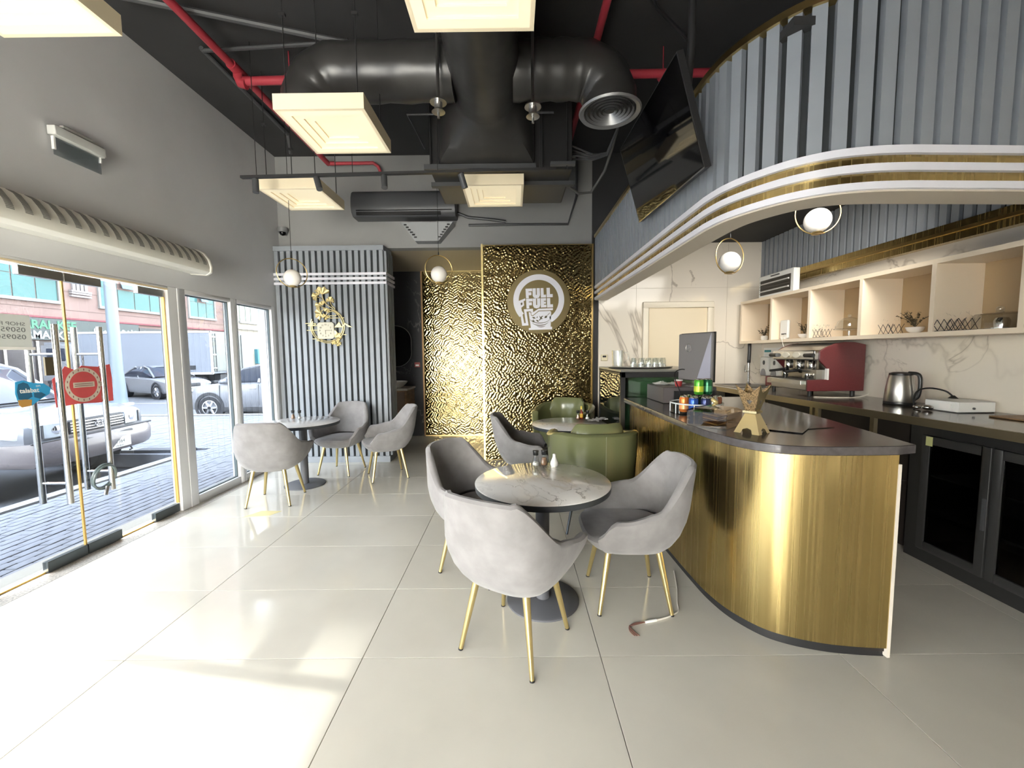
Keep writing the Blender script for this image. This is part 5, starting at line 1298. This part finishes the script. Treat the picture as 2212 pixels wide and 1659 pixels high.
blob([(2.675, 1.365), (2.72, 1.375), (2.78, 1.352), (2.84, 1.345), (2.88, 1.31), (2.87, 1.27), (2.835, 1.25), (2.80, 1.23), (2.76, 1.20), (2.70, 1.195), (2.68, 1.23), (2.67, 1.29)], mat('sticker_blue', (58, 164, 216), .5), 'blue_patch', .0006)
blob([(2.69, 1.35), (2.72, 1.362), (2.745, 1.35), (2.76, 1.31), (2.765, 1.26), (2.73, 1.24), (2.685, 1.25), (2.68, 1.30)], mat('sticker_navy', (40, 96, 128), .5), 'navy_patch', .0010)
blob([(2.68, 1.245), (2.72, 1.245), (2.76, 1.24), (2.755, 1.20), (2.70, 1.193), (2.685, 1.21)], mat('sticker_tan', (190, 142, 72), .5), 'tan_patch', .0013)
blob([(2.775, 1.285), (2.82, 1.285), (2.845, 1.265), (2.81, 1.24), (2.775, 1.255)], _mats['sticker_navy'], 'navy_patch', .0010)
text('on', .026, (SXx + .0014, 2.79, 1.325), (0, 1, 0), (0, 0, 1), .0004, M_paper, 'lettering', st); text('talabat', .042, (SXx + .0014, 2.695, 1.29), (0, 1, 0), (0, 0, 1), .0004, M_paper, 'lettering', st, bold=.0008)
lk = thing('cable_lock', 'grey cable bicycle lock coiled on the door handles near the floor', 'lock', (-3.2, 3.12, .55))
for k in range(2): MB().tube([(-3.215 + .012 * k + .02 * math.sin(2 * pi * q / 30), 3.10 + .085 * math.cos(2 * pi * q / 30), .60 - .01 * k + .092 * math.sin(2 * pi * q / 30)) for q in range(30)], .009, 8, True).build('cable_loop', mat('grey_lock_cable', (96, 108, 108), .35), lk)
MB().tube([(-3.21, 3.12, .51), (-3.2, 3.09, .45)], .013, 10).build('lock_barrel', M_bsteel, lk)
ch2 = thing('door_chain', 'steel chain hanging between the door handles', 'chain', (-3.38, 3.17, 1.3))
for k in range(9): MB().tube([(-3.40 + .0, 3.20 + .006 * math.cos(a), 1.53 - .035 * k + .02 * math.sin(a)) if k % 2 else (-3.40 + .006 * math.cos(a), 3.20, 1.53 - .035 * k + .02 * math.sin(a)) for a in [2 * pi * q / 10 for q in range(10)]], .003, 5, True).build('link', M_steel, ch2)
# ------------------------------------------------------------------ street
ZR = -.35
M_asph = mat('asphalt', (82, 85, 90), .85, noise=(30, .12)); M_paver = mat('grey_paver', (106, 110, 119), .8, noise=(12, .08)); M_kerb = mat('pale_kerb', (122, 122, 120), .8)
sobj(B((-60, -40, ZR - .2), (-3.5, 70, ZR)).build('road', M_asph))
sw = struct('sidewalk')
B((-5.50, -12, ZR), (-3.42, 6.72, -.135)).build('bed', mat('paver_joint', (104, 108, 116), .9), sw)
MB().prism([(-5.5, 6.72), (-3.42, 6.72), (-3.42, 11.0), (-12.0, 11.0), (-12.0, 7.05)], ZR, -.135, lambda x, y, z: (x, y, z)).build('bed', _mats['paver_joint'], sw)
pvp = MB().box((-.048, -.098, -.05), (.048, .098, 0)); cnt = 0; me_p = None; rest = MB(); rnd = random.Random(4)
rows = [-3.50 - .1 * i for i in range(19)]
cells = []
for i, x in enumerate(rows):
    y = 2.3 + (.1 if i % 2 else 0)
    while y < 11.0: cells.append((x, y)); y += .2
cells.sort(key=lambda c: math.hypot(c[0], c[1] - .0) if c[1] < 6.5 else 99)
for (x, y) in cells:
    z = -.1 + rnd.uniform(-.003, .003)
    if cnt < 300:
        if me_p is None: o = pvp.build('paver', M_paver, sw, world=False, bevel=.006); bpy.context.view_layer.update(); o.location = (x, y, z); me_p = o.data
        else: share('paver', me_p, sw, (x, y, z), rnd.uniform(-.01, .01))
        cnt += 1
    else: rest.box((x - .048, y - .098, z - .03), (x + .048, y + .098, z))
for i in range(66):
    x = -5.4 - .1 * i; y = 7.15
    while y < 10.9: rest.box((x - .047, y - .096, -.132), (x + .047, y + .096, -.1 + rnd.uniform(-.003, .003))); y += .2
o = rest.build('paving', M_paver, sw); o['kind'] = 'stuff'
for k in range(9): B((-5.56, -6 + 1.42 * k, ZR), (-5.40, -6 + 1.42 * k + 1.41, -.092)).build('kerb_stone', M_kerb, sw)
for k in range(7): B((-5.6 - .95 * (k + 1), 6.86, ZR), (-5.6 - .95 * k - .01, 7.05, -.085)).build('kerb_stone', mat('black_kerb', (70, 74, 80), .8) if k % 2 == 0 else M_kerb, sw)
for k in range(7): B((-5.0 - .95 * (k + 1), 10.92, ZR), (-5.0 - .95 * k - .01, 11.12, -.08)).build('kerb_stone', M_kerb, sw)
sobj(B((-19.5, 16.0, ZR), (-6.5, 16.15, ZR + .006)).build('road_marking', M_kerb))
# cars ----------------------------------------------------------------------
M_car = mat('white_car_paint', (118, 121, 127), .2, coat=.6); M_carb = mat('silver_lower_paint', (104, 99, 101), .3, coat=.3); M_cglassd = mat('car_window', (52, 58, 70), .08, spec=.4); M_tyre = mat('tyre_rubber', (38, 40, 44), .8); M_rim = mat('alloy_rim', (196, 200, 206), .25, .8); M_chrome = mat('chrome', (220, 220, 222), .08, 1.0); M_lens = mat('headlamp_lens', (214, 222, 228), .05, .3); M_dark = mat('dark_trim', (44, 47, 52), .5); M_amber = mat('plate_white', (236, 236, 230), .5)
def ringx(x, z0, z1, hw, top=None, n=6):
    top = top if top is not None else hw; r = .10
    return [(x, -hw * .94, z0), (x, -hw, z0 + r), (x, -hw, z0 + (z1 - z0) * .6), (x, -top * .985, z1 - .06), (x, -top * .90, z1 - .005), (x, -top * .4, z1 + .012), (x, top * .4, z1 + .012), (x, top * .90, z1 - .005), (x, top * .985, z1 - .06), (x, hw, z0 + (z1 - z0) * .6), (x, hw, z0 + r), (x, hw * .94, z0)]
def wheel(c, r, w, parent, sgn):
    R_ = Matrix.Rotation(pi / 2, 3, 'X')
    t = MB().lathe([(r * .62, -w / 2), (r * .93, -w / 2), (r, -w * .35), (r, w * .35), (r * .93, w / 2), (r * .62, w / 2)], c, 28, False, R_).build('wheel', M_tyre, parent, world=False)
    MB().lathe([(0, 0), (r * .62, 0), (r * .66, .02)], (c[0], c[1] + sgn * w * .38, c[2]), 24, False, R_).build('wheel_dish', M_dark, t, world=False)
    b = MB()
    for k in range(6):
        a = 2 * pi * k / 6; b.tube([(c[0] + .05 * math.cos(a), c[1] + sgn * w * .44, c[2] + .05 * math.sin(a)), (c[0] + r * .60 * math.cos(a), c[1] + sgn * w * .47, c[2] + r * .60 * math.sin(a))], [.045, .03], 6)
    b.lathe([(r * .58, -.012), (r * .66, -.012), (r * .66, .012), (r * .58, .012)], (c[0], c[1] + sgn * w * .47, c[2]), 24, False, R_); b.build('rim_spokes', M_rim, t, world=False)
def car(label, loc, rz, body, house, pillars, wheels, wr, name='car', belt=None):
    t = thing(name, label, 'car', loc, rz)
    MB().loft([ringx(*s) for s in body], True, True, True).build('body', M_car, t, world=False)
    MB().loft([ringx(*s) for s in house], True, True, True).build('greenhouse', M_cglassd, t, world=False)
    hx = [s for s in house]
    rf = [s for s in house if s[2] > max(q[2] for q in house) - .14]
    MB().loft([[(s[0], (s[4]) * k * 1.01, s[2] + dz) for k, dz in ((-1.0, -.11), (-.96, -.02), (-.5, .02), (0, .03), (.5, .02), (.96, -.02), (1.0, -.11))] for s in rf], False, False, True).build('roof', M_car, t, world=False)
    b = MB()
    for sy in (-1, 1):
        for pts in pillars: b.tube([(x, sy * y, z) for x, y, z in pts], .04, 6)
    b.build('pillars', M_car, t, world=False)
    for x, y in wheels:
        sgn = 1 if y > 0 else -1
        wheel((x, y, wr), wr, .24, t, sgn)
        MB().lathe([(wr * 1.0, 0), (wr * 1.24, 0), (wr * 1.24, .012), (wr * 1.0, .012)], (x, y + sgn * .135, wr + .03), 28, False, Matrix.Rotation(pi / 2, 3, 'X')).build('arch_trim', M_dark, t, world=False)
    return t
P = lambda nm, a, c, m, t, bv=.008: B(a, c).build(nm, m, t, bevel=bv, world=False)
# off-roader parked nose in
lc = car('white and silver off-roader parked nose toward the shop door', (-6.17, 5.90, ZR), .09,
         [(0.0, .66, 1.00, .80), (-.06, .60, 1.04, .90), (-.30, .56, 1.10, .955), (-.80, .52, 1.14, .97), (-1.30, .50, 1.17, .97), (-4.6, .50, 1.18, .97), (-4.8, .55, 1.12, .93)],
         [(-1.20, 1.12, 1.19, .88, .86), (-1.75, 1.1, 1.70, .89, .74), (-2.1, 1.1, 1.80, .89, .72), (-4.2, 1.1, 1.80, .89, .72), (-4.65, 1.1, 1.3, .88, .84)],
         [[(-1.22, .86, 1.18), (-1.75, .75, 1.68), (-2.1, .72, 1.79)], [(-2.6, .90, 1.16), (-2.7, .74, 1.76)], [(-3.6, .90, 1.16), (-3.65, .74, 1.76)]], [(-.95, -.84), (-.95, .84), (-3.8, -.84), (-3.8, .84)], .40)
MB().loft([[(x, y, z0), (x + .04, y, z0 + .06), (x + .05, y, z1 - .08), (x + .01, y, z1), (x - .18, y, z1), (x - .18, y, z0)] for x, y, z0, z1 in ((-.55, -1.0, .52, .76), (-.15, -.985, .50, .78), (.03, -.90, .47, .78), (.10, -.70, .46, .78), (.13, 0, .45, .78), (.10, .70, .46, .78), (.03, .90, .47, .78), (-.15, .985, .50, .78), (-.55, 1.0, .52, .76))], True, True, True).build('front_bumper', M_carb, lc, world=False)
MB().loft([[(x, y, .60), (x + .012, y, .62), (x + .012, y, .80), (x, y, .82)] for x, y in ((.03, -.44), (.04, 0), (.03, .44))], True, True, False).build('grille_surround', M_carb, lc, world=False)
P('grille', (.0, -.44, .81), (.045, .44, 1.015), M_dark, lc, .02)
for z in (.845, .885, .925, .965): P('grille_bar', (.04, -.42, z), (.058, .42, z + .014), M_chrome, lc, .004)
em_ = MB(); em_.tube([(.066, .075 * math.cos(a), .915 + .052 * math.sin(a)) for a in [2 * pi * k / 28 for k in range(28)]], .008, 6, True); em_.tube([(.066, .032 * math.cos(a), .915 + .050 * math.sin(a)) for a in [2 * pi * k / 20 for k in range(20)]], .006, 6, True); em_.tube([(.066, .056 * math.cos(a), .940 + .018 * math.sin(a)) for a in [2 * pi * k / 20 for k in range(20)]], .006, 6, True); em_.build('badge', M_chrome, lc, world=False)
for s in (-1, 1):
    b = MB(); b.loft([[(x, s * y, z0), (x + .012, s * y, z0 + .01), (x + .012, s * y, z1 - .01), (x, s * y, z1)] for x, y, z0, z1 in ((.028, .46, .815, 1.01), (.02, .62, .815, 1.015), (-.02, .80, .82, 1.01), (-.14, .925, .84, .99), (-.28, .965, .87, .96))], True, True, True)
    hl = b.build('headlamp', M_lens, lc, world=False)
    MB().sphere((.01, s * .58, .915), .075, 16, 10, (.5, 1, 1)).build('lamp_reflector', M_chrome, hl, world=False); P('lamp_divider', (-.03, s * .745 - .01, .825), (.0185, s * .745 + .01, 1.0), M_dark, hl, 0)
    P('fog_lamp', (.06, s * .62 - .13, .555), (.125, s * .62 + .13, .645), M_lens, lc, .015); P('fog_surround', (.05, s * .62 - .155, .54), (.112, s * .62 + .155, .66), M_dark, lc, .015)
    P('bumper_slot', (.10, s * .33 - .12, .70), (.153, s * .33 + .12, .75), M_dark, lc, .008)
    MB().tube([(.0, s * .45, .50), (.09, s * .45, .46), (.12, s * .45, .42), (.08, s * .45, .40)], .012, 8).build('tow_hook', M_dark, lc, world=False)
P('bumper_strip', (.035, -.93, .775), (.075, .93, .80), M_dark, lc, .006)
pt2 = P('number_plate', (.145, -.02, .50), (.168, .38, .66), M_amber, lc, .004); lp_b = mat('plate_ink', (86, 90, 88), .6)
text('C 57364', .085, (.1695, .00, .565), (0, 1, 0), (0, 0, 1), .001, lp_b, 'plate_characters', pt2, squeeze=.9, world=False); text('DUBAI', .036, (.1695, .10, .515), (0, 1, 0), (0, 0, 1), .001, lp_b, 'plate_characters', pt2, squeeze=1.4, world=False)
P('wiper_cowl', (-1.24, -.84, 1.165), (-1.14, .84, 1.20), M_dark, lc, .01)
# side-on suv
sv = car('white compact suv parked side-on beyond the paving', (-7.65, 12.75, ZR), pi,
         [(2.12, .36, .82, .70), (2.02, .30, .92, .84), (1.6, .27, 1.0, .90), (1.0, .27, 1.06, .91), (-.5, .27, 1.10, .92), (-1.8, .30, 1.14, .91), (-2.1, .40, 1.10, .84)],
         [(1.05, 1.0, 1.08, .80, .78), (.35, 1.0, 1.50, .82, .66), (-.1, 1.0, 1.60, .83, .64), (-1.2, 1.0, 1.60, .83, .64), (-1.75, 1.0, 1.42, .82, .68), (-2.0, 1.0, 1.16, .80, .76)],
         [[(1.06, .80, 1.08), (.35, .68, 1.48), (-.1, .65, 1.58)], [(-.15, .86, 1.08), (-.2, .66, 1.56)], [(-1.25, .86, 1.1), (-1.5, .68, 1.5)]], [(1.30, -.80), (1.30, .80), (-1.32, -.80), (-1.32, .80)], .345)
for s in (-1, 1):
    P('sill_trim', (-.95, s * .90 - .03, .22), (.93, s * .90 + .03, .36), M_dark, sv); P('wing_mirror', (.72, s * .97 - .08, 1.06), (.90, s * .97 + .08, 1.19), M_car, sv, .03)
    MB().prism([(.95, 1.10), (.30, 1.46), (-.10, 1.54), (-1.15, 1.54), (-1.65, 1.34), (-1.7, 1.16)], s * .79, s * .845, lambda x, z, y: (x, y, z)).build('side_window', M_cglassd, sv, world=False)
    for x in (.98, -.17, -1.2): P('door_seam', (x, s * .9145 - .004, .42), (x + .012, s * .9145 + .004, 1.02), M_dark, sv, 0)
    for x in (.1, -.95): P('door_handle', (x - .2, s * .92 - .012, .90), (x, s * .92 + .012, .925), M_chrome, sv, .004)
    P('headlamp', (1.80, s * .80 - .1, .80), (2.06, s * .80 + .09, .88), M_lens, sv, .02)
# saloon car
sd_ = car('white saloon car driving in the street behind the red notice', (-16.4, 18.9, ZR), -.42,
          [(2.25, .30, .66, .70), (2.15, .26, .74, .84), (1.6, .24, .84, .89), (.9, .24, .92, .90), (-1.6, .26, .98, .90), (-2.2, .34, .96, .82)],
          [(1.0, .88, .94, .80, .78), (.2, .88, 1.36, .80, .62), (-.2, .88, 1.44, .80, .60), (-.9, .88, 1.42, .80, .60), (-1.7, .88, 1.02, .78, .74)],
          [[(1.0, .79, .94), (.2, .62, 1.35), (-.2, .60, 1.42)], [(-.3, .80, .94), (-.35, .62, 1.4)], [(-1.7, .76, 1.0), (-.9, .60, 1.4)]], [(1.35, -.78), (1.35, .78), (-1.35, -.78), (-1.35, .78)], .32)
P('grille', (2.24, -.36, .52), (2.28, .36, .68), M_dark, sd_, .02); P('lower_grille', (2.26, -.5, .30), (2.29, .5, .38), M_dark, sd_, .02); P('number_plate', (2.28, -.22, .42), (2.30, .22, .50), M_amber, sd_, .004)
for s in (-1, 1): P('headlamp', (2.02, s * .66 - .19, .58), (2.25, s * .66 + .16, .70), M_lens, sd_, .03); P('fog_lamp', (2.22, s * .68 - .08, .32), (2.26, s * .68 + .08, .38), M_lens, sd_, .01)
fr_ = car('dark car roof showing above the white suv', (-11.2, 22.0, ZR), pi,
          [(2.1, .3, .8, .8), (1.0, .25, 1.0, .9), (-1.8, .25, 1.05, .9), (-2.1, .4, 1.0, .8)], [(1.0, .95, 1.05, .8, .76), (.2, .95, 1.5, .8, .64), (-1.2, .95, 1.56, .8, .64), (-1.9, .95, 1.1, .8, .74)],
          [[(1.0, .78, 1.05), (.2, .66, 1.48)], [(-.4, .8, 1.05), (-.45, .66, 1.54)]], [(1.3, -.8), (1.3, .8), (-1.3, -.8), (-1.3, .8)], .34)
# box truck
tk_ = thing('box_truck', 'white box truck parked across the street', 'truck', (-17.0, 20.6, ZR))
P('cargo_box', (-4.05, -1.15, 1.0), (2.55, 1.15, 3.05), mat('truck_box', (116, 123, 134), .5), tk_, .02)
for a, c in (((-4.07, -1.17, .98), (2.57, -1.12, 1.08)), ((-4.07, -1.17, 2.98), (2.57, -1.12, 3.07)), ((2.50, -1.17, 1.0), (2.58, -1.10, 3.06)), ((-4.08, -1.17, 1.0), (-4.0, -1.10, 3.06))): P('corner_rail', a, c, M_alu, tk_, .006)
M_rd = mat('truck_rear_door', (104, 108, 104), .5)
for y0 in (-1.06, .02):
    d = P('rear_door', (2.55, y0, 1.12), (2.60, y0 + 1.04, 2.94), M_rd, tk_, .008)
    for y in (y0 + .12, y0 + .9): MB().tube([(2.62, y, 1.1), (2.62, y, 2.96)], .016, 6).build('lock_rod', M_dark, d, world=False)
for z in (1.25, 1.9, 2.75): P('hinge', (2.55, -1.13, z), (2.63, -.95, z + .06), M_chrome, tk_, .004)
P('chassis', (-4.0, -.45, .62), (2.4, .45, .95), M_dark, tk_, 0); P('side_guard', (-2.6, -1.1, .52), (.2, -1.05, .95), M_dark, tk_, .01); P('rear_bumper', (2.35, -1.05, .55), (2.5, 1.05, .68), M_dark, tk_, .01)
P('cab', (-5.9, -1.05, .6), (-4.2, 1.05, 2.6), M_car, tk_, .15); P('cab_window', (-5.5, -1.07, 1.7), (-4.6, -1.04, 2.3), M_cglassd, tk_, .03)
for x in (-5.1, .9, 1.7):
    for s in (-1, 1): wheel((x, s * .92, .46), .46, .28, tk_, s)
P('marker_plate', (1.4, -1.165, 1.22), (1.75, -1.155, 1.42), M_dark, tk_, 0)
# lamp post
pp = thing('street_light_pole', 'thick pale street light pole behind the red notice', 'pole', (-15.3, 15.6, ZR))
MB().tube([(-15.3, 15.6, ZR), (-15.3, 15.6, 1.0), (-15.3, 15.6, 9.0)], [.27, .20, .13], 20).build('shaft', mat('pale_blue_grey_steel', (100, 112, 122), .4), pp); MB().lathe([(.42, 0), (.42, .06), (.30, .08)], (-15.3, 15.6, ZR), 20).build('base_flange', M_alu, pp)
# buildings -------------------------------------------------------------------
bl = thing('shop_building', 'pink rendered building across the street with shop signs', 'building', (-25, 20, ZR))
M_pink = mat('pink_render', (118, 100, 95), .85, noise=(.6, .04)); M_bwin = mat('green_window_pane', (64, 100, 100), .1, spec=.25); M_bwin2 = mat('open_blue_pane', (84, 112, 128), .1, spec=.25)
B((-27, 6.15, ZR), (-25.0, 35.3, 24)).build('wall', M_pink, bl)
B((-25.0, 6.15, 3.62), (-24.85, 35.4, 3.72)).build('string_course', mat('rose_trim', (104, 50, 58), .7), bl)
for z in (5.2, 6.5, 4.15):
    B((-25.0, 6.15, z), (-24.99, 35.3, z + .03)).build('groove', mat('render_joint', (90, 76, 72), .9), bl) if z != 6.5 else None
wins = ((11.2, 15.6, 5), (17.4, 22.5, 5), (24.8, 29.3, 4), (31.6, 34.2, 3))
for fl_ in (4.60, 8.4, 12.2):
    for (y0, y1, nc) in wins:
        h = 2.35; f = MB()
        for a, c in (((-25.0, y0 - .14, fl_ - .16), (-24.86, y1 + .14, fl_)), ((-25.0, y0 - .12, fl_ + h), (-24.9, y1 + .12, fl_ + h + .12)), ((-25.0, y0 - .12, fl_), (-24.9, y0, fl_ + h)), ((-25.0, y1, fl_), (-24.9, y1 + .12, fl_ + h))): f.box(a, c)
        w = f.build('window', M_kerb, bl)
        for i in range(nc):
            ya, yb = y0 + (y1 - y0) * i / nc, y0 + (y1 - y0) * (i + 1) / nc
            for j, (za, zb) in enumerate(((fl_, fl_ + 1.15), (fl_ + 1.18, fl_ + h))):
                op = (j == 1 and i % 3 == 1)
                if op: MB().prism([(-24.98, zb), (-24.96, zb), (-24.66, za + .05), (-24.68, za + .05)], ya + .06, yb - .06, lambda x, z, y: (x, y, z)).build('pane', M_bwin2, w)
                else: B((-24.985, ya + .03, za), (-24.965, yb - .03, zb)).build('pane', M_bwin, w)
        if fl_ > 5: continue
M_pil = mat('white_pilaster', (128, 124, 124), .7)
b = MB()
for k in range(4): b.box((-25, 23.25 + .22 * k, 5.3), (-24.9, 23.40 + .22 * k, 18))
b.build('pilaster_fluting', M_pil, bl)
for z in (4.95, 5.1, 5.22): B((-25, 23.1, z), (-24.84 + (z - 4.95) * .1, 24.2, z + .10)).build('pilaster_base', M_pil, bl)
M_sb = mat('sign_grey_green', (52, 62, 62), .5); M_sb2 = mat('sign_charcoal', (48, 51, 53), .5); M_sgreen = mat('letter_green', (52, 108, 84), .5)
s1 = B((-24.98, 15.5, 2.45), (-24.82, 27.05, 3.60)).build('sign_board', M_sb, bl); s2 = B((-24.98, 27.1, 2.35), (-24.82, 35.0, 3.42)).build('sign_board', M_sb2, bl)
RG, UP = (0, 1, 0), (0, 0, 1)
text('AL ARAL KEE', .62, (-24.81, 19.75, 3.05), RG, UP, .02, M_sgreen, 'letters', s1, bold=.02, squeeze=.95); text('SUPERMARKET', .56, (-24.81, 19.55, 2.53), RG, UP, .02, mat('sign_letter_white', (128, 130, 132), .6), 'letters', s1, bold=.02, squeeze=.95)
text('\ufe96\ufedb\ufead\ufe8e\ufee3\ufeae\ufe91\ufeee\ufeb3', .75, (-24.81, 24.1, 2.95), RG, UP, .02, mat('sign_letter_white', (128, 130, 132), .6), 'letters', s1, bold=.01); 
text('SUNFLOWER', .52, (-24.81, 27.45, 2.80), RG, UP, .02, mat('sign_letter_white', (128, 130, 132), .6), 'letters', s2, bold=.015, squeeze=1.05); text('LOADING', .26, (-24.81, 28.4, 2.45), RG, UP, .02, mat('sign_letter_white', (128, 130, 132), .6), 'letters', s2)
B((-25.02, 15.5, ZR + .1), (-24.96, 35.0, 2.4)).build('shopfront', mat('shopfront_dark', (54, 51, 54), .4, noise=(1.5, .3)), bl)
for k in range(14): B((-24.97, 15.6 + 1.4 * k, ZR), (-24.88, 15.72 + 1.4 * k, 2.4)).build('shopfront_post', M_bsteel, bl)
sobj(B((-27, -1.5, ZR), (-25.0, 6.1, 16.5)).build('sky_blocker_wall', M_pink))  # unseen block added across the street to cut low sky light indoors
pb = thing('pale_building', 'pale cream building at the far end of the street', 'building', (-22, 45, ZR))
B((-40, 35.6, ZR), (-24.2, 60, 15)).build('wall', mat('pale_render', (140, 135, 124), .9), pb)
for z in (4.6, 8.2):
    for y0 in (36.2, 40.2, 46.0):
        w = B((-24.2, y0 - .15, z - .2), (-24.05, y0 + 2.4, z)).build('window', M_kerb, pb)
        for i in range(3):
            for j in range(2): B((-24.2, y0 + .75 * i, z + .05 + 1.0 * j), (-24.15, y0 + .75 * i + .68, z + 1.0 + 1.0 * j)).build('pane', mat('pale_green_pane', (108, 122, 112), .2), w)
B((-24.2, 35.8, 3.85), (-24.0, 56, 3.95)).build('string_course', mat('grey_line', (186, 184, 178), .8), pb)
text('MILI', 1.3, (-23.98, 38.6, 2.3), RG, UP, .03, mat('letter_yellow', (132, 116, 60), .6), 'letters', pb, squeeze=1.2)
B((-24.2, 38.0, .75), (-23.9, 42.5, 2.1)).build('sign_board', mat('teal_sign', (44, 104, 116), .5), pb); B((-24.2, 42.8, -.3), (-23.95, 47, 2.2)).build('sign_board', mat('tan_hoarding', (118, 86, 58), .6), pb)
B((-24.2, 40.4, -.2), (-23.88, 41.6, .55)).build('poster', mat('teal_poster', (56, 112, 110), .6), pb); B((-24.2, 41.65, -.2), (-23.88, 42.4, .6)).build('poster', mat('yellow_poster', (136, 120, 28), .6), pb)
